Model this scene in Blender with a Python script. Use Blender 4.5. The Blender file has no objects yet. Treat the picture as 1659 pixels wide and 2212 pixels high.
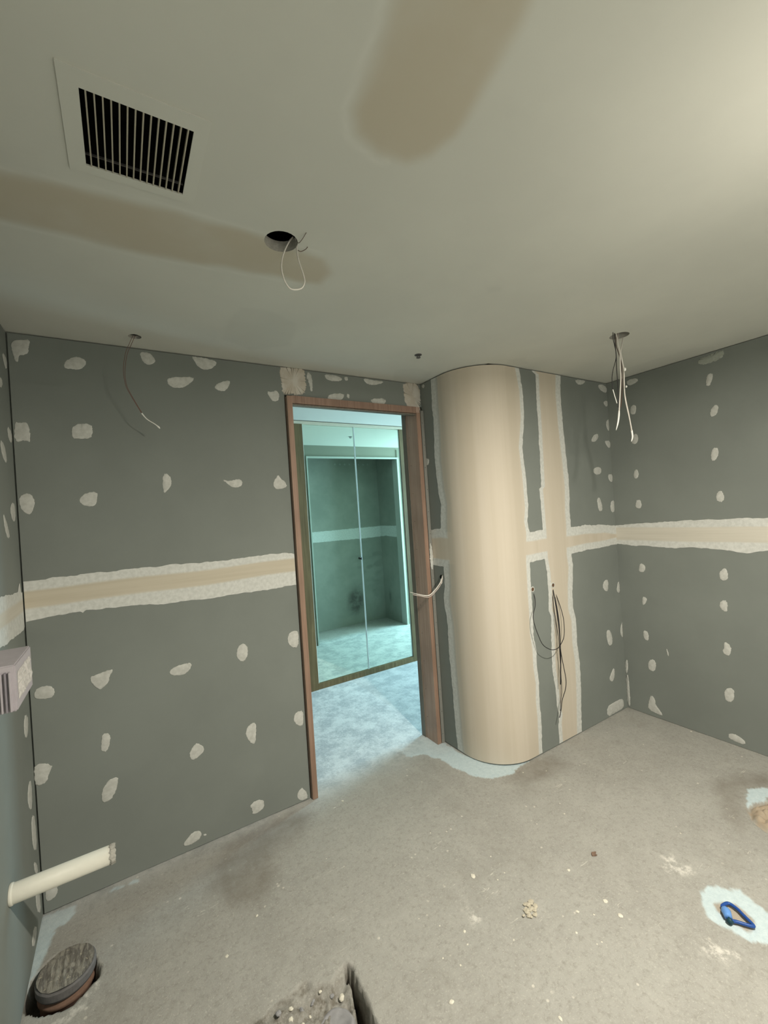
import bpy, bmesh, math, random
import numpy as np
from mathutils import Vector, Matrix
S = bpy.context.scene
COL = S.collection
random.seed(7)
# ---------------------------------------------------------------- camera, light, exposure
XL, XR, XT, D1, D2, H = -0.3646, 3.0925, 1.7492, 2.2676, 1.7686, 2.4
YF, YM, YH, HH = -1.3, 3.62, 2.41, 2.43     # wall behind the camera, mirror plane, hall side of door wall, hall ceiling
yaw, pitch, roll, hc = 0.5534, 0.0008, -0.0656, 1.5557
fwd = Vector((math.sin(yaw)*math.cos(pitch), math.cos(yaw)*math.cos(pitch), math.sin(pitch)))
r0 = Vector((math.cos(yaw), -math.sin(yaw), 0)); u0 = r0.cross(fwd)
rt_ = math.cos(roll)*r0 + math.sin(roll)*u0; up_ = -math.sin(roll)*r0 + math.cos(roll)*u0
cam = bpy.data.cameras.new('camera'); co = bpy.data.objects.new('camera', cam); COL.objects.link(co)
m3 = Matrix((rt_, up_, -fwd)).transposed()
co.matrix_world = Matrix.Translation((0, 0, hc)) @ m3.to_4x4()
cam.sensor_fit = 'HORIZONTAL'; cam.sensor_width = 36; cam.lens = 915.55/1659*36; cam.clip_start = 0.02
S.camera = co
S.view_settings.view_transform = 'Standard'; S.view_settings.look = 'None'
S.view_settings.gamma = 1; S.view_settings.use_curve_mapping = False
S.view_settings.exposure = 2.11
w = bpy.data.worlds.new('world'); S.world = w; w.use_nodes = True
w.node_tree.nodes['Background'].inputs[0].default_value = (0.6, 0.8, 0.9, 1)
w.node_tree.nodes['Background'].inputs[1].default_value = 0.0
def area(name, loc, direction, sx, sy, power, col, shape='RECTANGLE', spread=math.pi):
    l = bpy.data.lights.new(name, 'AREA'); l.shape = shape; l.size = sx; l.size_y = sy
    l.energy = power; l.color = col; l.spread = spread
    o = bpy.data.objects.new(name, l); COL.objects.link(o); o.location = loc
    o.rotation_euler = Vector(direction).to_track_quat('-Z', 'Y').to_euler(); return o
area('room_light', (1.3, 0.1, 2.34), (0, 0, -1), .09, .09, 18, (1.0, 0.93, 0.80), 'DISK')
pl_ = bpy.data.lights.new('ceiling_fill_light', 'POINT'); pl_.energy = 1.5; pl_.color = (1, .92, .78); pl_.shadow_soft_size = .05  # extra point lamp below room_light, added to brighten the ceiling directly
po_ = bpy.data.objects.new('ceiling_fill_light', pl_); COL.objects.link(po_); po_.location = (1.3, 0.1, 1.95)
area('rear_fill_light', (1.6, YF+.03, 1.25), (0, 1, 0.05), 2.4, 2.1, 3, (0.98, 1.0, 0.92))  # added unseen fill behind the camera; the wall there has no opening
area('hall_window_light', (4.6, 3.0, 1.35), (-1, 0.0, -.12), 1.1, 1.9, 51, (0.51, 0.84, 0.98))

# measured outlines in metres on each wall (along, height) and on floor / ceiling (x, y)
BACK_SPOTS=[[(-0.346,2.365),(-0.314,2.372),(-0.286,2.376),(-0.291,2.349),(-0.295,2.32),(-0.311,2.309),(-0.327,2.303),(-0.33,2.274),(-0.34,2.281),(-0.345,2.308),(-0.35,2.336)],[(-0.179,2.273),(-0.171,2.303),(-0.146,2.322),(-0.125,2.327),(-0.097,2.317),(-0.1,2.291),(-0.12,2.271),(-0.142,2.269),(-0.162,2.27)],[(0.112,2.382),(0.15,2.385),(0.173,2.363),(0.176,2.345),(0.159,2.327),(0.134,2.328),(0.119,2.346)],[(0.338,2.392),(0.355,2.393),(0.415,2.391),(0.456,2.381),(0.45,2.361),(0.43,2.343),(0.397,2.331),(0.366,2.34),(0.354,2.363)],[(0.221,2.251),(0.224,2.271),(0.261,2.281),(0.345,2.291),(0.335,2.268),(0.311,2.246),(0.284,2.229),(0.249,2.226),(0.226,2.238)],[(0.434,2.244),(0.45,2.27),(0.479,2.281),(0.516,2.292),(0.512,2.267),(0.49,2.234),(0.461,2.23)],[(0.704,2.253),(0.736,2.252),(0.756,2.265),(0.776,2.24),(0.766,2.207),(0.738,2.199),(0.723,2.214)],[(-0.353,2.029),(-0.338,2.022),(-0.319,2.031),(-0.307,2.012),(-0.306,1.942),(-0.323,1.954),(-0.351,1.941),(-0.358,1.969)],[(-0.161,2.029),(-0.091,2.034),(-0.089,1.997),(-0.098,1.966),(-0.154,1.964),(-0.167,1.972)],[(0.178,1.81),(0.199,1.807),(0.212,1.784),(0.208,1.746),(0.19,1.728),(0.177,1.714),(0.173,1.747)],[(0.443,1.777),(0.476,1.768),(0.53,1.779),(0.544,1.769),(0.541,1.743),(0.517,1.734),(0.488,1.737),(0.47,1.755)],[(0.737,1.801),(0.751,1.776),(0.775,1.759),(0.784,1.732),(0.75,1.719),(0.712,1.723),(0.706,1.755),(0.724,1.782)],[(-0.356,1.719),(-0.324,1.736),(-0.306,1.709),(-0.306,1.681),(-0.321,1.641),(-0.341,1.65),(-0.355,1.679)],[(-0.15,1.708),(-0.128,1.728),(-0.089,1.731),(-0.087,1.701),(-0.097,1.671),(-0.121,1.665),(-0.142,1.673),(-0.155,1.691)],[(0.953,2.393),(0.974,2.365),(0.975,2.281),(0.959,2.274),(0.954,2.324),(0.938,2.356)],[(1.051,2.386),(1.106,2.388),(1.163,2.381),(1.168,2.36),(1.109,2.349),(1.059,2.358)],[(1.183,2.385),(1.205,2.386),(1.207,2.364),(1.184,2.365)],[(1.311,2.393),(1.38,2.387),(1.467,2.387),(1.436,2.368),(1.364,2.352),(1.323,2.368)],[(1.078,2.273),(1.175,2.285),(1.169,2.252),(1.127,2.237),(1.057,2.237)],[(1.192,2.284),(1.208,2.285),(1.209,2.256),(1.191,2.26)],[(1.364,2.269),(1.466,2.281),(1.471,2.251),(1.426,2.235),(1.353,2.246)],[(0.735,0.927),(0.764,0.939),(0.795,0.931),(0.788,0.84),(0.747,0.853),(0.729,0.885)],[(0.461,0.898),(0.476,0.925),(0.505,0.926),(0.518,0.895),(0.51,0.847),(0.485,0.832),(0.459,0.859)],[(0.145,0.859),(0.162,0.883),(0.204,0.891),(0.252,0.889),(0.237,0.855),(0.21,0.838),(0.176,0.844)],[(-0.159,0.924),(-0.129,0.929),(-0.089,0.937),(-0.068,0.936),(-0.086,0.91),(-0.091,0.885),(-0.107,0.868),(-0.127,0.858),(-0.139,0.876),(-0.155,0.902)],[(-0.349,0.905),(-0.337,0.926),(-0.295,0.925),(-0.28,0.903),(-0.285,0.875),(-0.308,0.872),(-0.333,0.877),(-0.348,0.889)],[(-0.125,0.666),(-0.098,0.66),(-0.099,0.619),(-0.113,0.582),(-0.135,0.592),(-0.131,0.629)],[(0.25,0.501),(0.283,0.459),(0.269,0.44),(0.223,0.416),(0.21,0.452),(0.227,0.483)],[(0.477,0.477),(0.498,0.506),(0.523,0.511),(0.535,0.494),(0.524,0.401),(0.506,0.402),(0.484,0.44)],[(0.735,0.472),(0.75,0.495),(0.793,0.492),(0.788,0.413),(0.762,0.414),(0.739,0.439)],[(-0.36,0.62),(-0.301,0.598),(-0.317,0.563),(-0.325,0.53),(-0.36,0.526),(-0.364,0.565)],[(-0.142,0.419),(-0.118,0.457),(-0.078,0.461),(-0.08,0.429),(-0.101,0.377),(-0.131,0.363),(-0.144,0.382)],[(0.475,0.096),(0.503,0.109),(0.543,0.103),(0.551,0.069),(0.534,0.046),(0.483,0.044),(0.488,0.07)],[(0.726,0.054),(0.744,0.072),(0.761,0.078),(0.786,0.03),(0.781,0.005),(0.745,0.011),(0.727,0.033)],[(0.156,0.037),(0.177,0.063),(0.203,0.083),(0.238,0.077),(0.245,0.055),(0.227,0.035),(0.192,0.028)],[(0.25,0.053),(0.263,0.051),(0.265,0.041),(0.253,0.041)],[(-0.347,0.131),(-0.315,0.099),(-0.311,0.072),(-0.321,0.053),(-0.347,0.044),(-0.354,0.063),(-0.352,0.102)]]
BACK_TAPE=[[(0.781,2.396),(0.837,2.398),(0.906,2.402),(0.931,2.394),(0.933,2.277),(0.901,2.249),(0.827,2.25),(0.793,2.247),(0.789,2.317)],[(1.608,2.399),(1.75,2.404),(1.741,2.222),(1.707,2.217),(1.659,2.219),(1.616,2.262),(1.614,2.342)]]
BACK_BAND=[[(-0.364,1.365),(-0.352,1.369),(-0.243,1.37),(-0.031,1.374),(0.076,1.374),(0.207,1.374),(0.422,1.363),(0.528,1.366),(0.662,1.372),(0.748,1.368),(0.805,1.351),(0.804,1.194),(0.769,1.185),(0.608,1.188),(0.449,1.188),(0.364,1.184),(0.147,1.193),(0.035,1.202),(-0.156,1.217),(-0.163,1.202),(-0.17,1.216),(-0.251,1.209),(-0.36,1.201),(-0.367,1.2)]]
LEFT_SPOTS=[[(2.185,2.288),(2.265,2.281),(2.245,2.23),(2.205,2.245)],[(2.089,2.155),(2.153,2.171),(2.15,2.136),(2.079,2.115)],[(2.186,1.995),(2.269,1.985),(2.262,1.935),(2.204,1.941)],[(2.055,1.914),(2.114,1.91),(2.147,1.855),(2.125,1.836),(2.07,1.859)],[(2.184,1.691),(2.235,1.686),(2.234,1.623),(2.178,1.614),(2.147,1.659)],[(2.028,1.647),(2.066,1.619),(2.113,1.561),(2.083,1.547),(2.04,1.583)],[(2.183,0.861),(2.23,0.82),(2.19,0.762),(2.139,0.787),(2.144,0.837)],[(2.167,0.6),(2.21,0.582),(2.194,0.478),(2.141,0.504),(2.122,0.563)],[(2.187,0.459),(2.232,0.425),(2.235,0.289),(2.164,0.335),(2.157,0.431)],[(2.158,0.294),(2.211,0.25),(2.221,0.204),(2.165,0.243)],[(2.155,0.194),(2.221,0.14),(2.232,0.038),(2.157,0.099)],[(2.092,0.095),(2.147,0.048),(2.084,0.026),(2.032,0.07)]]
LEFT_BAND=[[(-1.3,1.353),(1.908,1.353),(2.039,1.346),(2.178,1.338),(2.214,1.369),(2.233,1.367),(2.241,1.327),(2.2676,1.327),(2.2676,1.197),(2.262,1.197),(2.242,1.178),(2.155,1.18),(2.046,1.18),(1.951,1.187),(1.865,1.193),(-1.3,1.173)]]
RIGHT_SPOTS=[[(1.142,2.265),(1.124,2.272),(1.11,2.261),(1.121,2.218),(1.137,2.195),(1.154,2.207)],[(1.127,2.062),(1.109,2.078),(1.095,2.064),(1.099,2.034),(1.113,2.007),(1.139,2.008),(1.139,2.039)],[(1.136,1.818),(1.109,1.814),(1.111,1.773),(1.128,1.74),(1.149,1.738),(1.148,1.789)],[(1.13,1.546),(1.11,1.555),(1.097,1.528),(1.097,1.498),(1.117,1.481),(1.141,1.501)],[(1.603,2.19),(1.574,2.195),(1.569,2.158),(1.579,2.125),(1.609,2.133),(1.611,2.163)],[(1.605,1.984),(1.582,1.991),(1.569,1.971),(1.574,1.931),(1.595,1.917),(1.62,1.931)],[(1.607,1.742),(1.586,1.737),(1.581,1.697),(1.602,1.67),(1.62,1.696)],[(1.612,1.523),(1.583,1.527),(1.576,1.486),(1.587,1.463),(1.62,1.47)],[(1.62,2.379),(1.546,2.371),(1.548,2.345),(1.605,2.333),(1.622,2.349)],[(1.611,1.078),(1.586,1.071),(1.577,1.045),(1.593,1.014),(1.627,1.017),(1.621,1.053)],[(1.613,0.844),(1.587,0.838),(1.581,0.816),(1.608,0.779),(1.616,0.787)],[(1.62,0.606),(1.586,0.592),(1.59,0.532),(1.617,0.538),(1.623,0.572)],[(1.593,0.396),(1.564,0.413),(1.548,0.379),(1.564,0.322),(1.597,0.324),(1.608,0.356)],[(1.113,1.086),(1.102,1.051),(1.106,1.01),(1.139,1.002),(1.15,1.037),(1.139,1.066)],[(1.15,0.877),(1.115,0.888),(1.117,0.816),(1.14,0.815),(1.158,0.845)],[(1.144,0.632),(1.11,0.609),(1.117,0.548),(1.147,0.544),(1.158,0.572),(1.146,0.59)],[(1.16,0.334),(1.111,0.355),(1.112,0.284),(1.137,0.255),(1.162,0.267)],[(1.597,0.153),(1.571,0.127),(1.573,0.091),(1.531,0.042),(1.534,0.024),(1.626,0.037),(1.617,0.099)],[(1.152,0.064),(1.114,0.07),(1.074,0.051),(1.072,0.025),(1.117,0.023),(1.158,0.031)],[(1.479,0.5),(1.472,0.504),(1.463,0.461),(1.47,0.457)],[(1.764,0.339),(1.751,0.364),(1.744,0.313),(1.759,0.247),(1.766,0.27)],[(1.768,0.239),(1.747,0.251),(1.746,0.02),(1.768,0.015),(1.772,0.145)]]
RIGHT_TAPE=[[(1.184,2.375),(1.131,2.382),(1.05,2.391),(1.049,2.351),(1.099,2.333),(1.186,2.339)]]
RIGHT_BAND=[[(1.752,1.341),(1.633,1.361),(1.521,1.364),(1.278,1.378),(0.899,1.384),(-1.3,1.384),(-1.3,1.195),(0.908,1.195),(0.953,1.189),(1.007,1.179),(1.111,1.194),(1.251,1.203),(1.416,1.191),(1.542,1.2),(1.655,1.202),(1.757,1.215)]]
CURVED_SPOTS=[[(1.3433,2.3856),(1.4598,2.3924),(1.4475,2.3698),(1.3873,2.3518),(1.3503,2.3631)],[(1.6093,2.3746),(1.663,2.3862),(1.7358,2.3689),(1.7315,2.3313),(1.6878,2.3248),(1.6269,2.3459)],[(1.6631,2.2575),(1.7138,2.2716),(1.7381,2.2574),(1.7306,2.2296),(1.687,2.225)],[(1.6897,2.1182),(1.7196,2.1347),(1.7419,2.1212),(1.7376,2.0465),(1.6991,2.0509),(1.6818,2.087)],[(1.4871,1.9758),(1.5276,2.0131),(1.5694,2.0208),(1.5763,1.9909),(1.5317,1.9593),(1.4912,1.9581)],[(1.6473,1.9716),(1.7336,1.9744),(1.737,1.9286),(1.6946,1.9189),(1.6691,1.9392)],[(1.49,1.7678),(1.5424,1.7821),(1.5866,1.7712),(1.5779,1.7314),(1.5254,1.7223),(1.4867,1.7381)],[(1.6615,1.7246),(1.7484,1.7264),(1.7482,1.6866),(1.7084,1.665),(1.6736,1.6816)],[(1.507,1.5591),(1.5481,1.5599),(1.5706,1.4843),(1.5575,1.4609),(1.5169,1.4655)],[(1.6816,1.5279),(1.7371,1.5355),(1.744,1.5004),(1.7425,1.4508),(1.6827,1.4443),(1.6653,1.4796)],[(1.5325,0.9698),(1.5822,0.9652),(1.5689,0.8863),(1.5337,0.8894),(1.5027,0.9263)],[(1.6986,0.928),(1.7546,0.9325),(1.7444,0.847),(1.6735,0.8642)],[(1.5229,0.6149),(1.5637,0.6043),(1.5872,0.5331),(1.572,0.4941),(1.5305,0.4997),(1.5132,0.5668)],[(1.7003,0.6075),(1.73,0.6326),(1.7519,0.6284),(1.7396,0.5253),(1.7059,0.5237),(1.6881,0.5607)],[(1.5698,0.3296),(1.5874,0.3155),(1.5764,0.258),(1.5459,0.2336),(1.5095,0.2636),(1.5386,0.2978)],[(1.4614,0.0812),(1.5566,0.0889),(1.6539,0.0874),(1.6771,0.0599),(1.6712,0.0102),(1.5583,0.0127),(1.4631,0.0062)],[(0.0131,1.8985),(0.0483,1.8895),(0.0405,1.8556),(0.0163,1.8483),(0.0033,1.867)],[(0.0279,2.3923),(0.0542,2.3781),(0.0393,2.359),(0.0195,2.3751)]]
COL_L=[(-0.006,0.1507),(0.0931,0.1391),(0.1658,0.1408),(0.5975,0.126),(0.8001,0.1271),(0.9743,0.1056),(1.0528,0.1234),(1.1797,0.1266),(1.4328,0.1229),(1.5841,0.1385),(1.6866,0.1193),(1.8658,0.1078),(2.0674,0.1188),(2.2455,0.1172),(2.3716,0.1203)]
COL_R=[(0.037,0.7575),(0.2317,0.7644),(0.3369,0.7592),(0.4378,0.7693),(0.5448,0.7564),(0.6479,0.7589),(0.7542,0.7461),(0.8774,0.7505),(1.0327,0.7503),(1.1927,0.7537),(1.3759,0.7718),(1.4422,0.7597),(1.5244,0.7755),(1.7325,0.7697),(1.8985,0.7552),(2.0873,0.792),(2.2545,0.7928),(2.3956,0.7683)]
VB_L=[(0.0221,0.9229),(0.1294,0.9222),(0.1787,0.9358),(0.2474,0.921),(0.3663,0.9166),(0.4879,0.9007),(0.6993,0.9092),(0.825,0.9221),(0.8609,0.9009),(0.9658,0.9116),(1.0302,0.9099),(1.105,0.9093),(1.1923,0.8936),(1.3798,0.8962),(1.5184,0.8939),(1.641,0.89),(1.6511,0.9105),(2.0095,0.9188),(2.245,0.9181),(2.374,0.9228),(2.3864,0.8919)]
VB_R=[(0.0205,1.1579),(0.2173,1.1738),(0.3606,1.1839),(0.4842,1.1844),(0.6109,1.1704),(0.7555,1.1769),(0.839,1.1494),(0.9825,1.1611),(1.1143,1.1825),(1.1886,1.1723),(1.3911,1.1866),(1.4812,1.1853),(1.6385,1.1984),(1.864,1.1862),(2.0658,1.1715),(2.2675,1.166),(2.3947,1.1793)]
HB_TOP=[(0.0022,1.4175),(0.1186,1.429),(0.7718,1.3759),(0.8962,1.3798),(1.1884,1.3741),(1.3384,1.3768),(1.5776,1.3633),(1.747,1.3388)]
HB_BOT=[(0.0156,1.1845),(0.1167,1.1789),(0.7657,1.1882),(0.8936,1.1923),(1.1694,1.196),(1.3193,1.2029),(1.4973,1.2024),(1.7542,1.2114)]
FL_BLUE=[[(1.699,2.419),(1.736,2.239),(1.741,2.065),(1.79,1.933),(1.909,1.839),(1.999,1.775),(1.851,1.752),(1.73,1.781),(1.647,1.845),(1.606,1.976),(1.596,2.116),(1.547,2.218),(1.451,2.261),(1.463,2.386)],[(-0.383,2.262),(-0.252,2.242),(-0.27,2.181),(-0.319,2.158),(-0.332,2.06),(-0.34,1.988),(-0.372,1.948),(-0.392,2.123)],[(1.81,0.797),(1.867,0.798),(1.914,0.778),(1.938,0.747),(1.964,0.728),(1.952,0.699),(1.939,0.669),(1.922,0.621),(1.873,0.593),(1.803,0.583),(1.767,0.624),(1.751,0.658),(1.739,0.689),(1.733,0.72),(1.74,0.748),(1.769,0.778)],[(2.599,0.914),(2.678,0.922),(2.736,0.903),(2.762,0.875),(2.769,0.826),(2.698,0.806),(2.673,0.849),(2.609,0.865),(2.565,0.883),(2.523,0.883)],[(-0.141,2.24),(-0.125,2.246),(-0.076,2.236),(-0.025,2.23),(-0.026,2.215),(-0.076,2.225),(-0.107,2.218)]]
FL_INNER=[[(1.812,0.76),(1.857,0.741),(1.876,0.709),(1.868,0.673),(1.85,0.644),(1.822,0.641),(1.788,0.65),(1.781,0.678),(1.774,0.711),(1.792,0.74)]]
FL_DARK=[[(0.234,2.041),(0.322,2.199),(0.464,2.241),(0.651,2.223),(0.777,2.149),(0.683,2.039),(0.533,2.008),(0.499,1.968),(0.486,1.857),(0.388,1.794),(0.294,1.862),(0.23,1.96)],[(2.604,1.056),(2.804,1.002),(2.889,0.911),(2.892,0.835),(2.774,0.878),(2.666,0.938),(2.547,0.918),(2.389,0.84),(2.315,0.842),(2.367,0.912),(2.499,0.997)],[(1.895,1.791),(2.141,1.719),(2.165,1.609),(1.953,1.609),(1.76,1.706)]]
FL_SAND=[[(2.523,0.874),(2.627,0.836),(2.669,0.743),(2.486,0.697),(2.408,0.773),(2.44,0.839)]]
FL_WHITE=[[(1.889,0.994),(1.933,0.977),(1.922,0.867),(1.879,0.858),(1.837,0.915)],[(1.023,1.301),(1.058,1.287),(1.068,1.222),(1.038,1.228)],[(1.621,0.724),(1.671,0.669),(1.672,0.631),(1.607,0.659),(1.584,0.703)]]
TRENCH=[[(0.571,1.375),(0.477,1.381),(0.398,1.386),(0.325,1.399),(0.221,1.386),(0.158,1.338),(0.331,1.009),(0.573,0.9),(0.57,1.018),(0.572,1.168),(0.581,1.247),(0.579,1.323)]]
DRAIN_PIT=[[(-0.323,2.014),(-0.348,1.984),(-0.368,1.955),(-0.378,1.922),(-0.377,1.881),(-0.357,1.847),(-0.313,1.809),(-0.274,1.792),(-0.228,1.786),(-0.18,1.824),(-0.156,1.84),(-0.155,1.883),(-0.173,1.932),(-0.199,1.976),(-0.291,2.035)]]
CHIPS=[(1.173,1.377),(1.515,1.164),(1.16,1.375),(1.493,0.934),(1.381,1.034),(1.244,1.306),(1.506,0.998),(0.984,1.224),(1.306,0.988),(0.86,1.197),(0.877,1.36),(1.037,0.861),(0.797,1.08),(1.42,0.992),(2.006,1.649),(1.892,1.72),(1.328,0.923),(1.348,0.918),(0.894,1.145),(2.092,0.991),(1.787,1.376),(2.692,1.456),(3.071,1.35),(2.463,1.559),(0.365,1.742),(0.233,1.65),(1.292,1.313),(0.936,2.141),(2.227,1.561),(0.961,1.183),(0.924,1.293),(1.106,1.1),(1.625,1.412),(1.307,1.406),(1.176,1.672),(0.704,1.834)]
CE_STAIN=[[(-0.196,1.279),(0.083,1.246),(0.393,1.238),(0.612,1.261),(0.666,1.325),(0.655,1.402),(0.573,1.416),(0.089,1.471),(-0.23,1.459),(-0.367,1.453),(-0.322,1.293)],[(0.422,0.521),(0.443,0.596),(0.454,0.698),(0.461,0.76),(0.491,0.806),(0.562,0.824),(0.632,0.81),(0.67,0.768),(0.686,0.704),(0.661,0.578),(0.647,0.486),(0.624,0.41)]]
CE_FAINT=[[(0.416,1.816),(0.445,1.695),(0.546,1.663),(0.692,1.744),(0.749,1.966),(0.582,2.096),(0.449,2.031)],[(1.442,2.093),(1.538,2.014),(1.686,2.046),(1.721,2.238),(1.536,2.264)],[(1.97,1.707),(2.041,1.632),(2.141,1.698),(2.104,1.755)],[(2.885,1.55),(2.891,1.322),(2.896,1.122),(3.013,1.075),(3.164,1.131),(3.156,1.448),(3.134,1.722)],[(1.246,1.158),(1.3,1.125),(1.318,1.154),(1.28,1.179)]]
CAB={'loop':[(0.5,1.24,2.429),(0.487,1.24,2.412),(0.471,1.24,2.381),(0.46,1.24,2.35),(0.456,1.24,2.321),(0.46,1.24,2.294),(0.468,1.24,2.275),(0.481,1.24,2.263),(0.501,1.24,2.265),(0.519,1.24,2.275),(0.529,1.24,2.296),(0.526,1.24,2.319),(0.518,1.24,2.344),(0.512,1.24,2.367),(0.51,1.24,2.398),(0.513,1.24,2.414),(0.508,1.24,2.426)],'thin':[(0.508,1.235,2.425),(0.505,1.213,2.396),(0.506,1.19,2.391),(0.51,1.168,2.397),(0.522,1.145,2.418)],'curl':[(0.519,1.225,2.415),(0.533,1.225,2.413),(0.542,1.225,2.406),(0.534,1.225,2.392),(0.517,1.225,2.38),(0.507,1.225,2.381)],'left1':[(0.085,2.13,2.401),(0.067,2.134,2.359),(0.053,2.137,2.323),(0.042,2.141,2.264),(0.041,2.145,2.221),(0.047,2.149,2.179),(0.061,2.152,2.146),(0.081,2.156,2.105),(0.1,2.16,2.068)],'left2':[(0.094,2.135,2.405),(0.076,2.139,2.362),(0.059,2.142,2.32),(0.049,2.146,2.267),(0.046,2.15,2.223),(0.051,2.154,2.181),(0.064,2.157,2.148),(0.084,2.161,2.106),(0.103,2.165,2.069)],'left_tip':[(0.1,2.16,2.068),(0.12,2.16,2.042),(0.148,2.16,2.023),(0.163,2.16,2.01),(0.169,2.16,2.002)],'r_w1':[(2.238,1.21,2.424),(2.237,1.21,2.399),(2.25,1.21,2.343),(2.26,1.21,2.311),(2.254,1.21,2.236),(2.252,1.21,2.175),(2.233,1.21,2.081),(2.216,1.21,2.0)],'r_w1tip':[(2.216,1.21,2.002),(2.209,1.21,1.972),(2.197,1.21,1.938),(2.176,1.21,1.898)],'r_w2':[(2.334,1.22,2.45),(2.328,1.22,2.424),(2.296,1.22,2.344),(2.288,1.22,2.306),(2.305,1.22,2.23),(2.301,1.22,2.152),(2.3,1.22,2.074),(2.33,1.22,1.967),(2.344,1.22,1.905)],'r_w3':[(2.294,1.228,2.447),(2.282,1.228,2.392),(2.285,1.228,2.346),(2.311,1.228,2.281),(2.312,1.228,2.218),(2.308,1.228,2.139),(2.322,1.228,2.062),(2.342,1.228,1.988),(2.355,1.228,1.91)],'r_w2tip':[(2.347,1.222,1.908),(2.351,1.222,1.88),(2.347,1.222,1.864),(2.336,1.222,1.847)],'r_b1':[(2.179,1.195,2.396),(2.177,1.195,2.359),(2.194,1.195,2.299),(2.189,1.195,2.259),(2.159,1.195,2.204),(2.143,1.195,2.158),(2.142,1.195,2.101)],'r_b1tip':[(2.144,1.195,2.1),(2.156,1.195,2.07),(2.173,1.195,2.032)],'r_b2':[(2.21,1.205,2.405),(2.209,1.205,2.368),(2.213,1.205,2.29),(2.209,1.205,2.214),(2.21,1.205,2.108),(2.201,1.205,2.016)],'r_b3':[(2.289,1.24,2.432),(2.284,1.24,2.365),(2.306,1.24,2.315),(2.323,1.24,2.267),(2.316,1.24,2.191),(2.31,1.24,2.112),(2.289,1.24,2.031)],'r_con':[(2.285,1.21,2.222),(2.289,1.21,2.132)],'d_loop':[(2.146,1.779,1.01),(2.14,1.76,0.971),(2.118,1.742,0.926),(2.073,1.726,0.873),(2.065,1.712,0.822),(2.076,1.701,0.764),(2.095,1.693,0.711),(2.128,1.689,0.678),(2.182,1.689,0.652),(2.238,1.693,0.648),(2.28,1.701,0.66),(2.333,1.712,0.698),(2.361,1.726,0.771),(2.371,1.742,0.834),(2.365,1.76,0.91),(2.346,1.779,0.999)],'d_s1':[(2.339,1.779,1.005),(2.304,1.737,0.914),(2.31,1.729,0.79),(2.313,1.729,0.675),(2.31,1.729,0.58),(2.301,1.729,0.487),(2.291,1.729,0.399)],'d_s2':[(2.347,1.779,1.004),(2.343,1.754,0.847),(2.318,1.729,0.755),(2.29,1.711,0.66),(2.294,1.711,0.588),(2.313,1.711,0.489),(2.323,1.711,0.424),(2.312,1.711,0.37),(2.272,1.711,0.31),(2.26,1.711,0.267),(2.25,1.711,0.242),(2.236,1.711,0.213)],'d_s3':[(2.332,1.779,1.006),(2.311,1.756,0.881),(2.308,1.743,0.769),(2.32,1.743,0.67),(2.321,1.743,0.526),(2.319,1.743,0.43),(2.308,1.743,0.33),(2.301,1.743,0.291),(2.289,1.743,0.228)],'e1':[(1.757,2.172,1.119),(1.714,2.125,1.11),(1.67,2.1,1.082),(1.627,2.102,1.045),(1.584,2.108,1.023),(1.54,2.14,1.032),(1.497,2.182,1.049)],'e2':[(1.757,2.173,1.115),(1.714,2.12,1.105),(1.67,2.093,1.075),(1.627,2.093,1.04),(1.584,2.103,1.014),(1.54,2.131,1.025),(1.497,2.152,1.037)],'blue':[(1.81,0.724,0.012),(1.815,0.733,0.012),(1.845,0.725,0.012),(1.845,0.698,0.012),(1.833,0.674,0.012),(1.822,0.65,0.012),(1.813,0.64,0.012),(1.799,0.658,0.012),(1.787,0.679,0.012),(1.772,0.697,0.012),(1.787,0.715,0.012)]}
DRAIN_EDGE=[(-0.181, 1.836), (-0.16, 1.894), (-0.146, 1.852), (-0.163, 1.801), (-0.203, 1.758), (-0.237, 1.737), (-0.285, 1.745), (-0.27, 1.764), (-0.235, 1.778), (-0.199, 1.801)]
SLOT=[(0.569, 1.378), (0.581, 1.37), (0.586, 1.327), (0.581, 1.247), (0.572, 1.168), (0.57, 1.018), (0.532, 1.044), (0.53, 1.197), (0.549, 1.27), (0.562, 1.335)]
# ---------------------------------------------------------------- helpers
def tag(o, label=None, cat=None, group=None, kind=None):
    if label: o['label'] = label
    if cat: o['category'] = cat
    if group: o['group'] = group
    if kind: o['kind'] = kind
    return o
def link(name, me, mat=None, parent=None):
    o = bpy.data.objects.new(name, me); COL.objects.link(o)
    if mat: me.materials.append(mat)
    if parent is not None: o.parent = parent; o.matrix_parent_inverse = parent.matrix_world.inverted()
    return o
def empty(name, loc, label, cat, group=None):
    o = bpy.data.objects.new(name, None); COL.objects.link(o); o.location = loc
    o.matrix_world = Matrix.Translation(loc); o.empty_display_size = .05
    return tag(o, label, cat, group)
def obj(name, bm, mat, parent=None, smooth=False):
    bmesh.ops.recalc_face_normals(bm, faces=bm.faces)
    me = bpy.data.meshes.new(name); bm.to_mesh(me); bm.free()
    if smooth:
        for p in me.polygons: p.use_smooth = True
    return link(name, me, mat, parent)
def struct(name, bm, mat, parent=None):
    o = obj(name, bm, mat, parent)
    if parent is None: o['kind'] = 'structure'
    return o
def box(bm, x0, x1, y0, y1, z0, z1, bev=0):
    vs = [bm.verts.new((x, y, z)) for x in (x0, x1) for y in (y0, y1) for z in (z0, z1)]
    fs = [bm.faces.new([vs[i] for i in f]) for f in ((0,1,3,2),(4,6,7,5),(0,4,5,1),(2,3,7,6),(0,2,6,4),(1,5,7,3))]
    if bev:
        es = set(e for f in fs for e in f.edges)
        bmesh.ops.bevel(bm, geom=list(es), offset=bev, segments=2, affect='EDGES')
    return bm
def B(*a, **k): return box(bmesh.new(), *a, **k)
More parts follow.
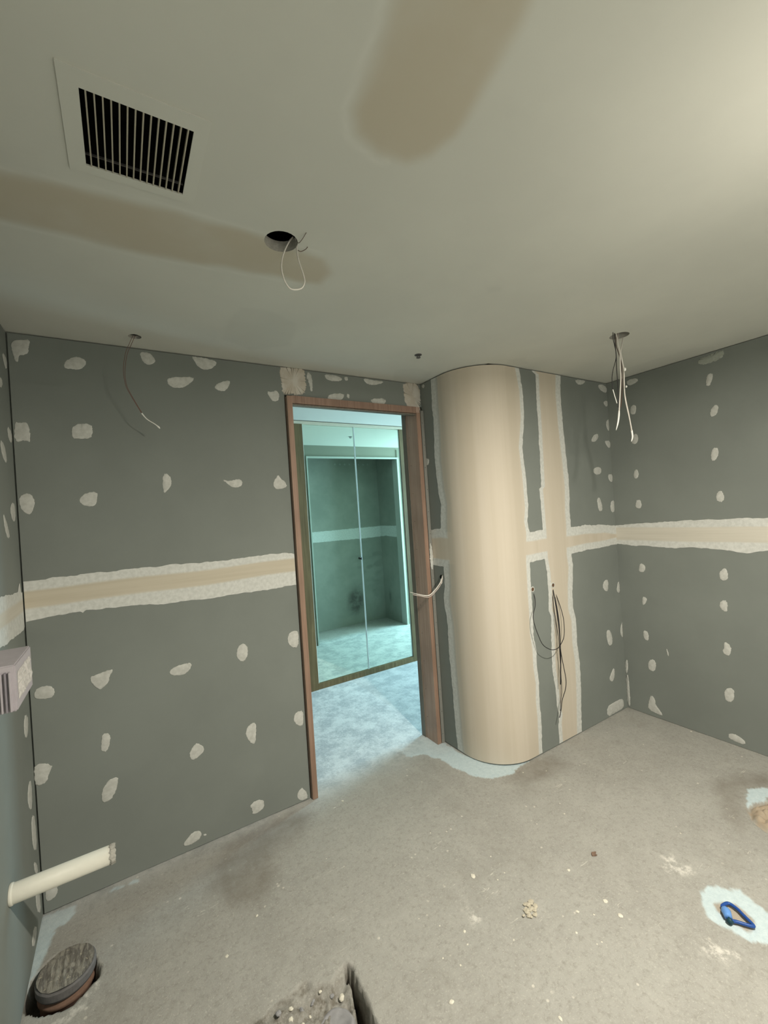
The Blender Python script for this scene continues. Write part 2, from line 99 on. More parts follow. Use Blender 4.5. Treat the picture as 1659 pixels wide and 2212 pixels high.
def smooth_path(pts, n=5):
    P = [Vector(p) for p in pts]; out = []
    for i in range(len(P)-1):
        a = P[max(0, i-1)]; b = P[i]; c = P[i+1]; d = P[min(len(P)-1, i+2)]
        for k in range(n):
            t = k/n
            out.append(.5*((2*b)+(c-a)*t+(2*a-5*b+4*c-d)*t*t+(3*b-a-3*c+d)*t**3))
    out.append(P[-1]); return out
def tube(bm, pts, rad, seg=8, sm=5, cap=True):
    P = smooth_path(pts, sm) if sm else [Vector(p) for p in pts]
    rr = rad if isinstance(rad, (list, tuple)) else [rad, rad]
    n = len(P); prev = None; rings = []
    for i, p in enumerate(P):
        t = (P[min(n-1, i+1)]-P[max(0, i-1)])
        t = t.normalized() if t.length > 1e-9 else Vector((0, 0, 1))
        if prev is None: nx = t.orthogonal().normalized()
        else: nx = (prev-t*prev.dot(t)).normalized()
        prev = nx; ny = t.cross(nx)
        f = i/(n-1)*(len(rr)-1); k = min(int(f), len(rr)-2); r = rr[k]+(rr[k+1]-rr[k])*(f-k)
        rings.append([bm.verts.new(p+nx*math.cos(a)*r+ny*math.sin(a)*r) for a in [2*math.pi*j/seg for j in range(seg)]])
    for a, b in zip(rings, rings[1:]):
        for j in range(seg): bm.faces.new((a[j], a[(j+1) % seg], b[(j+1) % seg], b[j]))
    if cap: bm.faces.new(rings[0][::-1]); bm.faces.new(rings[-1])
    return bm
def lathe(bm, c, prof, seg=32, axis='Z', close=True):
    rings = []
    for r, h in prof:
        ring = []
        for j in range(seg):
            a = 2*math.pi*j/seg
            p = (r*math.cos(a), r*math.sin(a), h)
            if axis == 'X': p = (h, r*math.cos(a), r*math.sin(a))
            if axis == 'Y': p = (r*math.cos(a), h, r*math.sin(a))
            ring.append(bm.verts.new(Vector(c)+Vector(p)))
        rings.append(ring)
    for a, b in zip(rings, rings[1:]):
        for j in range(seg): bm.faces.new((a[j], a[(j+1) % seg], b[(j+1) % seg], b[j]))
    if close: bm.faces.new(rings[0][::-1]); bm.faces.new(rings[-1])
    return bm
def vnoise(x, y, seed=0):
    x = np.asarray(x, float); y = np.asarray(y, float)
    xi = np.floor(x).astype(np.int64); yi = np.floor(y).astype(np.int64); fx = x-xi; fy = y-yi
    fx = fx*fx*(3-2*fx); fy = fy*fy*(3-2*fy)
    def h(a, b):
        n = (a*374761393+b*668265263+seed*974711) & 0x7fffffff
        n = ((n ^ (n >> 13))*1274126177) & 0x7fffffff
        return ((n ^ (n >> 16)) & 0xffff)/65535.
    return (h(xi, yi)*(1-fx)+h(xi+1, yi)*fx)*(1-fy)+(h(xi, yi+1)*(1-fx)+h(xi+1, yi+1)*fx)*fy*1.0
def psd(poly, px, py):
    """signed distance to a polygon, positive inside"""
    px = np.asarray(px, float); py = np.asarray(py, float)
    d = np.full(px.shape, 1e9); ins = np.zeros(px.shape, bool); n = len(poly)
    for i in range(n):
        ax, ay = poly[i]; bx, by = poly[(i+1) % n]
        ex, ey = bx-ax, by-ay; L = ex*ex+ey*ey+1e-12
        t = np.clip(((px-ax)*ex+(py-ay)*ey)/L, 0, 1)
        d = np.minimum(d, np.hypot(px-ax-t*ex, py-ay-t*ey))
        cond = ((ay > py) != (by > py))
        xx = (bx-ax)*(py-ay)/((by-ay) if by != ay else 1e-12)+ax
        ins ^= (cond & (px < xx))
    return np.where(ins, d, -d)
def sst(a, b, x): t = np.clip((x-a)/(b-a), 0, 1); return t*t*(3-2*t)
def chaikin(p, k=2):
    for _ in range(k):
        q = []
        for i in range(len(p)):
            a = p[i]; b = p[(i+1) % len(p)]
            q += [(a[0]*.75+b[0]*.25, a[1]*.75+b[1]*.25), (a[0]*.25+b[0]*.75, a[1]*.25+b[1]*.75)]
        p = q
    return p
def march(U, V, val, mapf, attrs):
    """sheet of the cells where val>0, cut along val=0; attrs: dict name->array (nu,nv)"""
    nu, nv = len(U), len(V); verts = []; vid = {}; av = {k: [] for k in attrs}; faces = []
    def gv(i, j):
        key = (i, j)
        if key not in vid:
            vid[key] = len(verts); verts.append(mapf(U[i], V[j]))
            for k in attrs: av[k].append(attrs[k][i, j])
        return vid[key]
    def ev(a, b):
        key = (a, b) if a < b else (b, a); a, b = key
        if key not in vid:
            va, vb = val[a], val[b]; t = va/(va-vb)
            vid[key] = len(verts); verts.append(mapf(U[a[0]]*(1-t)+U[b[0]]*t, V[a[1]]*(1-t)+V[b[1]]*t))
            for k in attrs: av[k].append(attrs[k][a]*(1-t)+attrs[k][b]*t)
        return vid[key]
    pos = val > 0
    any_ = pos[:-1, :-1] | pos[1:, :-1] | pos[1:, 1:] | pos[:-1, 1:]
    all_ = pos[:-1, :-1] & pos[1:, :-1] & pos[1:, 1:] & pos[:-1, 1:]
    for i, j in zip(*np.nonzero(any_)):
        i = int(i); j = int(j)
        c = [(i, j), (i+1, j), (i+1, j+1), (i, j+1)]
        if all_[i, j]: faces.append([gv(*q) for q in c]); continue
        f = []
        for k in range(4):
            a, b = c[k], c[(k+1) % 4]
            if pos[a]: f.append(gv(*a))
            if pos[a] != pos[b]: f.append(ev(a, b))
        if len(f) > 2: faces.append(f)
    me = bpy.data.meshes.new('sheet'); me.from_pydata(verts, [], faces)
    for k in attrs:
        at = me.attributes.new(k, 'FLOAT', 'POINT'); at.data.foreach_set('value', np.array(av[k], dtype=np.float32))
    me.validate(); me.update()
    return me
# wall maps: (a, z, offset from the face) -> point
def m_back(a, z, o=0): return (a, D1-o, z)
def m_left(a, z, o=0): return (XL+o, a, z)
def m_right(a, z, o=0): return (XR-o, a, z)
RC = .28; CX, CY = XT+RC, D2+RC; A0 = D1-CY; AL = RC*math.pi/2
def m_curve(s, z, o=0):
    if s <= A0: return (XT-o, D1-s, z)
    if s <= A0+AL:
        t = (s-A0)/RC; return (CX-(RC+o)*math.cos(t), CY-(RC+o)*math.sin(t), z)
    return (CX+s-A0-AL, D2-o, z)
def spot(poly, mapf, name, mat, parent, th=.0012, rag=.0022):
    p = chaikin(poly, 1); q = []
    for i in range(len(p)):
        a, b = p[i], p[(i+1) % len(p)]; L = math.hypot(b[0]-a[0], b[1]-a[1]); n = max(1, int(L/.004))
        for k in range(n): q.append((a[0]+(b[0]-a[0])*k/n, a[1]+(b[1]-a[1])*k/n))
    sd = random.randint(0, 999); out = []
    for (x, y) in q:
        out.append((x+rag*(float(vnoise(x*160+sd, y*160))-.5)*1.6+rag*(float(vnoise(x*500, y*500+sd))-.5),
                    y+rag*(float(vnoise(x*160, y*160+sd+50))-.5)*1.6+rag*(float(vnoise(x*500+9, y*500+sd))-.5)))
    cx = sum(v[0] for v in out)/len(out); cy = sum(v[1] for v in out)/len(out)
    bm = bmesh.new()
    r0 = [bm.verts.new(mapf(x, y, -.0005)) for x, y in out]
    r1 = [bm.verts.new(mapf(x, y, th*.5)) for x, y in out]
    r2 = [bm.verts.new(mapf(cx+(x-cx)*.93, cy+(y-cy)*.93, th)) for x, y in out]
    n = len(out)
    for a, b in ((r0, r1), (r1, r2)):
        for j in range(n): bm.faces.new((a[j], a[(j+1) % n], b[(j+1) % n], b[j]))
    c = bm.verts.new(mapf(cx, cy, th*1.1))
    for j in range(n): bm.faces.new((r2[j], r2[(j+1) % n], c))
    return obj(name, bm, mat, parent, smooth=True)
# ---------------------------------------------------------------- materials
class N:
    def __init__(s, name, rough=.85, spec=.25):
        s.m = bpy.data.materials.new(name); s.m.use_nodes = True; s.t = s.m.node_tree
        s.b = s.t.nodes['Principled BSDF']; s.b.inputs['Roughness'].default_value = rough
        s.b.inputs['Specular IOR Level'].default_value = spec
        s.tc = s.t.nodes.new('ShaderNodeNewGeometry').outputs['Position']
    def val(s, k, v):
        if hasattr(v, 'links') or isinstance(v, bpy.types.NodeSocket): s.t.links.new(v, k)
        else: k.default_value = v
    def map(s, sc):
        n = s.t.nodes.new('ShaderNodeMapping'); s.t.links.new(s.tc, n.inputs[0]); n.inputs['Scale'].default_value = sc; return n.outputs[0]
    def noise(s, scale, detail=4, rough=.55, vec=None, dist=0):
        n = s.t.nodes.new('ShaderNodeTexNoise'); s.t.links.new(vec or s.tc, n.inputs['Vector'])
        n.inputs['Scale'].default_value = scale; n.inputs['Detail'].default_value = detail
        n.inputs['Roughness'].default_value = rough; n.inputs['Distortion'].default_value = dist; return n.outputs[0]
    def vor(s, scale, feat='F1'):
        n = s.t.nodes.new('ShaderNodeTexVoronoi'); n.feature = feat; s.t.links.new(s.tc, n.inputs['Vector']); n.inputs['Scale'].default_value = scale; return n.outputs[0]
    def ramp(s, f, lo, hi, a=0., b=1.):
        n = s.t.nodes.new('ShaderNodeMapRange'); s.val(n.inputs[0], f); n.inputs[1].default_value = lo; n.inputs[2].default_value = hi
        n.inputs[3].default_value = a; n.inputs[4].default_value = b; n.interpolation_type = 'SMOOTHSTEP'; return n.outputs[0]
    def math(s, op, a, b=0.):
        n = s.t.nodes.new('ShaderNodeMath'); n.operation = op; s.val(n.inputs[0], a); s.val(n.inputs[1], b); return n.outputs[0]
    def mix(s, f, a, b, mode='MIX'):
        n = s.t.nodes.new('ShaderNodeMix'); n.data_type = 'RGBA'; n.blend_type = mode
        s.val(n.inputs[0], f)
        for k, v in ((n.inputs[6], a), (n.inputs[7], b)):
            if isinstance(v, tuple): k.default_value = (*v, 1) if len(v) == 3 else v
            else: s.t.links.new(v, k)
        return n.outputs[2]
    def attr(s, name):
        n = s.t.nodes.new('ShaderNodeAttribute'); n.attribute_name = name; return n.outputs['Fac']
    def col(s, c):
        if isinstance(c, tuple): s.b.inputs['Base Color'].default_value = (*c, 1)
        else: s.t.links.new(c, s.b.inputs['Base Color'])
        return s
    def bump(s, h, st=.3, d=.002):
        n = s.t.nodes.new('ShaderNodeBump'); s.t.links.new(h, n.inputs['Height']); n.inputs['Strength'].default_value = st
        n.inputs['Distance'].default_value = d; s.t.links.new(n.outputs[0], s.b.inputs['Normal']); return s
def simple(name, c, rough=.6, var=.12, scale=40, spec=.3, bump=.2):
    n = N(name, rough, spec); f = n.noise(scale)
    n.col(n.mix(f, tuple(k*(1-var) for k in c), tuple(min(1, k*(1+var)) for k in c))).bump(f, bump, .001); return n.m
# plasterboard
BOARD = (.213, .232, .217)
n = N('green_plasterboard', .9, .15); f = n.noise(1.6, 5); g = n.noise(900, 1)
c = n.mix(n.ramp(f, .3, .7), tuple(k*.93 for k in BOARD), tuple(k*1.07 for k in BOARD))
c = n.mix(n.math('MULTIPLY', g, .16), c, (.30, .33, .30)); n.col(c).bump(g, .05, .0005); M_BOARD = n.m
# filler spots
n = N('filler', .9, .15); f = n.noise(55, 4)
n.col(n.mix(n.ramp(f, .3, .72), (.50, .505, .475), (.60, .605, .575))).bump(f, .25, .001); M_FILL = n.m
n = N('filler_greyish', .9, .15); f = n.noise(45, 4)
n.col(n.mix(f, (.28, .31, .28), (.44, .46, .41))); M_FILLG = n.m
n = N('filler_tan', .9, .15); f = n.noise(14, 4)
n.col(n.mix(n.ramp(f, .35, .65), (.53, .48, .41), (.63, .60, .55))).bump(f, .2, .001); M_TAPE = n.m
def coat_mat(name, vertical, tan=(.62, .56, .475), tan2=(.57, .51, .42)):
    n = N(name, .9, .15); a = n.attr('tan'); gr = n.attr('groove')
    st = n.noise(1, 4, .6, n.map((9, 9, .22) if vertical else (1.2, 1.2, 40)))
    sp = n.noise(60, 3)
    t = n.mix(n.ramp(st, .36, .66), tan2, tan)
    wh = n.mix(n.ramp(sp, .3, .7), (.57, .58, .555), (.67, .68, .655))
    af = n.ramp(n.math('ADD', a, n.math('MULTIPLY', n.math('SUBTRACT', st, .5), .5)), .15, .85)
    c = n.mix(af, wh, t)
    c = n.mix(gr, c, (.36, .37, .34))
    n.col(c).bump(n.math('ADD', sp, st), .12, .001); return n.m
M_COATV = coat_mat('joint_compound_vertical', True)
M_COATH = coat_mat('joint_compound_band', False, (.57, .52, .425), (.53, .48, .385))
M_COATR = coat_mat('joint_compound_pale_band', False, (.63, .60, .53), (.58, .55, .48))
# ceiling
n = N('ceiling_board', .9, .15); s1 = n.attr('stain'); s2 = n.attr('faint'); f = n.noise(2.2, 4); g = n.noise(700, 1)
c = n.mix(n.ramp(f, .3, .7), (.60, .605, .555), (.64, .645, .59))
c = n.mix(n.math('MULTIPLY', g, .12), c, (.48, .48, .44))
c = n.mix(n.math('MULTIPLY', s1, n.ramp(n.noise(5, 3), .2, .6, .72, 1)), c, (.515, .475, .385))
c = n.mix(s2, c, (.50, .51, .47)); e = n.attr('ridge'); c = n.mix(e, c, (.68, .68, .63)); n.col(c); M_CEIL = n.m
M_CEIL2 = simple('ceiling_paint_hallway', (.58, .575, .52), .9, .03, 3, .1, .0)
# floor
n = N('concrete_floor', .88, .2)
a_b, a_d, a_s, a_w, a_h, a_r = [n.attr(k) for k in ('blue', 'dark', 'sand', 'white', 'hall', 'rubble')]
f1 = n.noise(1.7, 6, .6); f2 = n.noise(9, 5, .65); f3 = n.noise(48, 7, .78); f4 = n.noise(300, 2)
c = n.mix(n.ramp(f1, .32, .68), (.365, .357, .33), (.415, .41, .382))
c = n.mix(n.ramp(f2, .35, .72, 0, .5), c, (.49, .483, .45))
c = n.mix(n.ramp(f3, .30, .54, .7, 0), c, (.27, .26, .23))
c = n.mix(n.ramp(n.noise(140, 3, .7), .54, .72, 0, .75), c, (.57, .56, .51))
c = n.mix(n.math('MULTIPLY', f4, .3), c, (.27, .265, .24))
pk = n.math('MULTIPLY', n.ramp(n.vor(26), .10, .17, 1, 0), n.ramp(n.noise(7, 3), .56, .64))
c = n.mix(n.math('MULTIPLY', pk, .7), c, (.70, .67, .60))
sc = n.math('MULTIPLY', n.ramp(n.noise(1, 5, .6, n.map((14, 60, 1)), 1.5), .63, .72), n.ramp(n.noise(3, 2), .5, .62))
c = n.mix(n.math('MULTIPLY', sc, .85), c, (.66, .64, .58))
dk = n.math('MULTIPLY', n.ramp(n.noise(4, 6, .7), .55, .72), .32)
c = n.mix(dk, c, (.27, .255, .22))
c = n.mix(n.math('MULTIPLY', a_w, n.ramp(n.noise(30, 5, .7), .42, .62, 0, .8)), c, (.72, .70, .65))
c = n.mix(n.math('MULTIPLY', a_d, n.ramp(f2, .25, .65, .8, .45)), c, (.215, .195, .165))
c = n.mix(n.math('MULTIPLY', a_s, n.ramp(f3, .25, .6, .5, 1)), c, (.42, .34, .25))
c = n.mix(n.math('MULTIPLY', a_r, n.ramp(n.noise(38, 5, .7), .35, .62, .95, .25)), c, (.15, .135, .11))
c = n.mix(n.math('MULTIPLY', n.attr('pit'), n.ramp(f3, .3, .7, .95, .75)), c, (.075, .065, .05))  # dirt colour taken near black, painting shade into the slot and drain pit
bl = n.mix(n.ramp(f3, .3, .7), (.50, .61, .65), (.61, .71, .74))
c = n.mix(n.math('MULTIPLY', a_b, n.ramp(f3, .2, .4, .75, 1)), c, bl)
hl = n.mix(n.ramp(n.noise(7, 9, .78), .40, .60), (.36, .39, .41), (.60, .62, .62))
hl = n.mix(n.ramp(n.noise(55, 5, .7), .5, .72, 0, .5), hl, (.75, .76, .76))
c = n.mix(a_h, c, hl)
n.col(c).bump(n.math('ADD', n.math('MULTIPLY', f2, .5), n.math('ADD', f3, n.math('MULTIPLY', f4, .4))), .45, .006); M_FLOOR = n.m
# timber
def wood(name, a, b, rough=.55):
    n = N(name, rough, .35); g = n.noise(1, 6, .6, n.map((70, 70, 2.2)), .8); g2 = n.noise(3, 3)
    c = n.mix(n.ramp(g, .3, .7), a, b); c = n.mix(n.ramp(g2, .35, .7, 0, .35), c, tuple(k*.6 for k in a)); n.col(c).bump(g, .15, .001); return n.m
M_WOOD = wood('reddish_door_timber', (.235, .150, .112), (.33, .222, .172))
M_WOODJ = wood('brown_jamb_timber', (.40, .28, .22), (.50, .37, .30))
M_WOODE = wood('pale_timber_edge', (.28, .18, .13), (.36, .24, .18))
M_WOODG = wood('greyish_timber', (.15, .135, .11), (.215, .195, .16))
M_OLIVE = wood('olive_wardrobe_timber', (.125, .090, .040), (.21, .155, .075), .5)
M_PALE = simple('pale_rail', (.62, .58, .46), .5, .06, 30)
M_METAL = simple('zinc_bead', (.23, .23, .21), .5, .1, 60)
M_DARK = simple('dark_void', (.012, .012, .011), .9, .2, 20, .1)
M_BROWNHOLE = simple('brown_hole', (.13, .075, .045), .9, .3, 200, .1)
M_WHITEP = simple('white_cable_sheath', (.72, .69, .64), .45, .08, 90)
M_PINKP = simple('pinkish_cable_sheath', (.58, .50, .46), .45, .10, 90)
M_TAPEW = simple('white_tape', (.86, .85, .81), .6, .04, 120)
M_BLACK = simple('black_cable', (.018, .017, .019), .4, .1, 90)
M_BROWN = simple('brown_cable', (.11, .065, .05), .45, .1, 90)
M_RED = simple('red_brown_wire', (.17, .09, .07), .45, .1, 90)
M_PVC = simple('white_plastic_pipe', (.73, .72, .64), .45, .05, 60)
M_RAG = simple('rough_grey_edge', (.42, .41, .37), .9, .35, 150)
M_LAV = simple('lavender_grey_plastic', (.42, .39, .42), .6, .08, 60)
M_LAVD = simple('lavender_dark_rib', (.26, .24, .27), .6, .08, 60)
M_CHIP = simple('plaster_chip', (.70, .67, .58), .9, .15, 200)
M_RUST = simple('rusty_scrap', (.20, .135, .10), .8, .3, 200)
M_CLAY = simple('terracotta_pipe', (.24, .15, .11), .85, .3, 80)
M_GRIME = simple('grimy_plastic', (.15, .145, .145), .7, .3, 90)
M_LID = None
n = N('dusty_lid', .9, .2); st = n.noise(1, 4, .6, n.map((75, 20, 20)), .6); f = n.noise(70, 4)
c = n.mix(n.ramp(st, .4, .62), (.15, .14, .125), (.30, .285, .245)); c = n.mix(n.ramp(f, .62, .72, 0, .7), c, (.50, .46, .36)); n.col(c).bump(n.math('ADD', st, f), .7, .004); M_LID = n.m
M_BLUE = simple('blue_plastic_hose', (.02, .075, .30), .35, .2, 120)
M_BLUEL = simple('light_blue_plastic', (.13, .30, .68), .4, .15, 120)
M_GREY = simple('grey_concrete_stub', (.30, .30, .31), .9, .25, 60, .2, .5)
M_SPR = simple('sprinkler_metal', (.10, .10, .10), .4, .1, 100)
n = N('mirror_glass', .02, .5); n.b.inputs['Metallic'].default_value = 1; n.col((.77, .87, .765)); M_MIRROR = n.m
n = N('mirror_edge', .35, .5); n.col((.74, .80, .77)); M_EDGE = n.m
M_HALL = simple('hallway_board', (.27, .27, .225), .9, .06, 4, .1)
M_WTRIM = simple('white_metal_trim', (.48, .50, .46), .6, .04, 20)
n = N('recess_board', .9, .15); f = n.noise(3, 5, .65); g = n.noise(18, 4, .6)
at = n.attr('scuff'); c = n.mix(n.ramp(f, .3, .7), (.27, .285, .25), (.33, .34, .30)); c = n.mix(n.math('MULTIPLY', at, n.ramp(g, .2, .65, .35, .9)), c, (.09, .09, .08)); n.col(c); M_REC = n.m

# ---------------------------------------------------------------- setting: floor
xs = np.concatenate([np.arange(-1.5, -.6, .1), np.arange(-.6, 3.25, .0075), np.arange(3.3, 5.01, .1)])
ys = np.concatenate([np.arange(YF, .48, .1), np.arange(.48, 3.72, .0075), [3.8]])
GX, GY = np.meshgrid(xs, ys, indexing='ij')
rag = (vnoise(GX*70, GY*70, 3)-.5)*.014+(vnoise(GX*25, GY*25, 4)-.5)*.016
def amax(polys, w, k=1.0):
    o = np.full(GX.shape, -9.)
    for p in polys: o = np.maximum(o, psd(p, GX, GY))
    return sst(-w, w, o+rag*k)
inner = sst(-.004, .006, psd(FL_INNER[0], GX, GY)+rag*.5)
blue = amax(FL_BLUE, .005)*(1-sst(-.004, .006, psd(FL_INNER[0], GX, GY)+rag*.5))
dark = amax(FL_DARK, .05, 1.0); sand = np.maximum(amax(FL_SAND, .015, 1.5), inner*.6); white = amax(FL_WHITE, .015, 2)
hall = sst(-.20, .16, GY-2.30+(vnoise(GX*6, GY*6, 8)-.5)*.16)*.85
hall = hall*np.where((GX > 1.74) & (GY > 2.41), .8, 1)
tr = psd(TRENCH[0], GX, GY)+((vnoise(GX*45, GY*45, 5)-.5)*.016+(vnoise(GX*14, GY*14, 7)-.5)*.05)*(1-sst(.50, .56, GX))
steep = sst(0, .008, tr)
grad = sst(0, 1, ((GX-.30)+(1.40-GY)*.25)/.26)
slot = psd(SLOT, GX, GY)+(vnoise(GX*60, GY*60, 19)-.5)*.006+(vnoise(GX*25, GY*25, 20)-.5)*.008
rub = (vnoise(GX*50, GY*50, 11)-.5)*.026+(vnoise(GX*120, GY*120, 12)-.5)*.012
Zf = -sst(0, .045, tr+.0*grad)*(.004+.026*grad+(rub-.006)*1.0)-steep*grad*.018-sst(-.001, .006, slot)*.11
white = np.maximum(white, .9*sst(-.004, .008, psd(DRAIN_EDGE, GX, GY)+rag))
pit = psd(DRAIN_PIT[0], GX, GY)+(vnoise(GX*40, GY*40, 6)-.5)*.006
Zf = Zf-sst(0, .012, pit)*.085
Zf += .004*np.exp(-((GX-1.241)**2+(GY-1.139)**2)/.0009)
hr = psd(FL_SAND[0], GX, GY); Zf += sst(0, .03, hr)*(.012+(vnoise(GX*60, GY*60, 13)-.5)*.03) - sst(-.02, .0, hr)*(1-sst(0, .01, hr))*.012
rubble = np.maximum(np.maximum(sst(-.002, .004, slot), steep*(.55+.45*sst(.3, .7, vnoise(GX*30, GY*30, 14)))), sst(0, .012, pit))
Zf += (vnoise(GX*4, GY*4, 15)-.5)*.004*(GY < 2.4)
nx_, ny_ = GX.shape
V = np.stack([GX, GY, Zf], -1).reshape(-1, 3)
I = np.arange(nx_*ny_).reshape(nx_, ny_)
Q = np.stack([I[:-1, :-1], I[1:, :-1], I[1:, 1:], I[:-1, 1:]], -1).reshape(-1, 4)
me = bpy.data.meshes.new('floor'); me.vertices.add(len(V)); me.vertices.foreach_set('co', V.ravel())
me.loops.add(Q.size); me.loops.foreach_set('vertex_index', Q.ravel()); me.polygons.add(len(Q))
me.polygons.foreach_set('loop_start', np.arange(0, Q.size, 4)); me.polygons.foreach_set('loop_total', np.full(len(Q), 4))
me.update(calc_edges=True); me.polygons.foreach_set('use_smooth', np.ones(len(Q), bool))
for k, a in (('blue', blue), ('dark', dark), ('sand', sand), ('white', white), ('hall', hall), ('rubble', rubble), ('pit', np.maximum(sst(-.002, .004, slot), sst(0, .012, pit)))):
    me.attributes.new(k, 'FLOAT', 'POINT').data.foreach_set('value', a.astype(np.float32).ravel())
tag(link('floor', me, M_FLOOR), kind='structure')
# ---------------------------------------------------------------- ceiling
VX0, VX1, VY0, VY1 = -.058, .206, .92, 1.186     # vent plate
GX0, GX1, GY0, GY1 = -.025, .177, .959, 1.160    # grille opening
HOLE = (.459, 1.236, .050); HL = (.092, 2.137, .026); HR = (2.270, 1.213, .047)
us = np.arange(XL-.05, XR+.06, .012); vs = np.concatenate([np.arange(YF, .2, .1), np.arange(.2, D1+.02, .012), [D1+.02]])
CXg, CYg = np.meshgrid(us, vs, indexing='ij')
val = np.full(CXg.shape, 1.)
for hx, hy, hr_ in (HOLE, HL, HR): val = np.minimum(val, np.hypot(CXg-hx, CYg-hy)-hr_)
dr = np.maximum(np.maximum(GX0-.006-CXg, CXg-GX1-.006), np.maximum(GY0-.006-CYg, CYg-GY1-.006)); val = np.minimum(val, dr)
def cmax(polys, w):
    o = np.full(CXg.shape, -9.)
    for p in polys: o = np.maximum(o, psd(p, CXg, CYg))
    return sst(-w, w, o+(vnoise(CXg*12, CYg*12, 2)-.5)*.02)
o = np.maximum(psd(CE_STAIN[0], CXg, CYg), psd(CE_STAIN[1], CXg, CYg))
ridge = np.exp(-((o+.022)/.007)**2)*.45*(CXg < .6)
me = march(us, vs, val, lambda a, b: (a, b, H), dict(stain=cmax(CE_STAIN, .022), faint=cmax(CE_FAINT, .012)*.25, ridge=ridge))
ceil = tag(link('ceiling', me, M_CEIL), kind='structure')
struct('ceiling_slab', B(XL-.1, XR+.1, YF-.1, 2.30, 2.56, 2.6), M_DARK)
struct('ceiling_hallway', B(-1.5, 5, 2.30, 3.9, HH, HH+.1), M_CEIL2)
for (hx, hy, hr_) in (HOLE, HL, HR):
    obj('cutout_rim', lathe(bmesh.new(), (hx, hy, H), [(hr_+.0005, 0), (hr_+.0005, .016 if hr_ < .045 else .034)], 40, close=False), M_RAG, ceil, True)
    obj('cutout_void', lathe(bmesh.new(), (hx, hy, H), [(hr_+.06, .035), (hr_+.06, .14), (.001, .14)], 24, close=False), M_DARK, ceil)
# vent
v = empty('ceiling_vent', (.074, 1.053, H), 'square white ceiling air grille with slats over a black duct', 'vent')
bm = bmesh.new()
for a in ((VX0, GX0, VY0, VY1), (GX1, VX1, VY0, VY1), (GX0, GX1, VY0, GY0), (GX0, GX1, GY1, VY1)):
    box(bm, *a, H-.0028, H+.001)
obj('frame', bm, simple('vent_frame_paint', (.615, .62, .568), .9, .02, 30, .1), v)
for i in range(14):
    x = GX0+(i+.75)*(GX1-GX0)/14.5
    obj('slat', B(x-.0014, x+.0014, GY0, GY1, H-.003, H+.006), simple('slat_paint', (.42, .39, .31), .7, .08, 60) if i == 0 else bpy.data.materials['slat_paint'], v)
for y in (GY0+.010, GY1-.012): obj('cross_bar', B(GX0, GX1, y-.002, y+.002, H+.014, H+.018), M_GRIME, v)
bm = bmesh.new(); box(bm, GX0-.02, GX1+.02, GY0-.02, GY1+.02, H+.03, H+.15); bm.faces.ensure_lookup_table()
for f_ in list(bm.faces):
    if f_.calc_center_median().z < H+.031: bm.faces.remove(f_)
obj('duct', bm, M_DARK, v)
# ---------------------------------------------------------------- walls
ZT = H-.006
def coat(name, polys, mapf, mat, parent, lo=-9, hi=9, step=.012, off=.0012, ragk=.010, tanz=None, grz=None):
    P = np.array([p for q in polys for p in q]); a0, z0 = P.min(0)-.02; a1, z1 = P.max(0)+.02
    a0, a1 = max(a0, -1.3, lo), min(a1, hi)
    U = np.append(np.arange(a0, a1-.002, step), a1); W_ = np.arange(max(z0, .002), min(z1, ZT), step/2)
    A, Zz = np.meshgrid(U, W_, indexing='ij'); o = np.full(A.shape, -9.)
    for q in polys: o = np.maximum(o, psd(q, A, Zz))
    o = o+(vnoise(A*60, Zz*60, 21)-.5)*ragk*.6+(vnoise(A*16, Zz*16, 22)-.5)*ragk*.7
    wv = (vnoise(A*3, Zz*0, 23)-.5)*.012
    tan = sst(tanz[0], tanz[0]+.03, Zz+wv)*(1-sst(tanz[1]-.03, tanz[1], Zz+wv)) if tanz else np.zeros(A.shape)
    gr = np.exp(-((Zz-grz+wv*.5)/.004)**2)*.7*sst(.4, .6, vnoise(A*2.5, Zz*0+3, 5)) if grz else np.zeros(A.shape)
    lim = lambda a, z: mapf(a, z, off)
    return link(name, march(U, W_, o, lim, dict(tan=tan, groove=gr)), mat, parent)
# door wall
bm = bmesh.new()
box(bm, XL+.005, .800, D1, D1+.013, .004, ZT)
box(bm, .800, XT, D1, D1+.013, 2.243, ZT); box(bm, .800, .8095, 2.285, YH, 0, 2.243)
box(bm, XL-.1, .800, D1+.013, YH, 0, HH); box(bm, .800, 1.722, D1+.013, YH-.001, 2.243, HH)
wb = struct('wall_back', bm, M_BOARD)
for p in BACK_SPOTS: spot(p, m_back, 'filler_patch', M_FILL, wb)
for p in BACK_TAPE: spot(p, m_back, 'taped_joint', M_TAPE, wb, .0016, .006)
bp = [(-.42 if a < -.345 else (.86 if a > .77 else a), z) for a, z in BACK_BAND[0]]
coat('joint_band', [bp], m_back, M_COATH, wb, XL+.006, .799, tanz=(1.243, 1.345), grz=1.232)
# left wall
wl = struct('wall_left', box(box(bmesh.new(), XL-.013, XL, YF, D1-.001, .004, ZT), XL-.1, XL-.013, YF, D1+.02, 0, 2.56), M_BOARD)
for p in LEFT_SPOTS: spot([(min(a, D1-.002), z) for a, z in p], m_left, 'filler_patch', M_FILL, wl)
coat('joint_band', [[(a+.05 if a > D1-.01 else a, z) for a, z in LEFT_BAND[0]]], m_left, M_COATR, wl, -1.3, D1-.002, tanz=(1.235, 1.315))
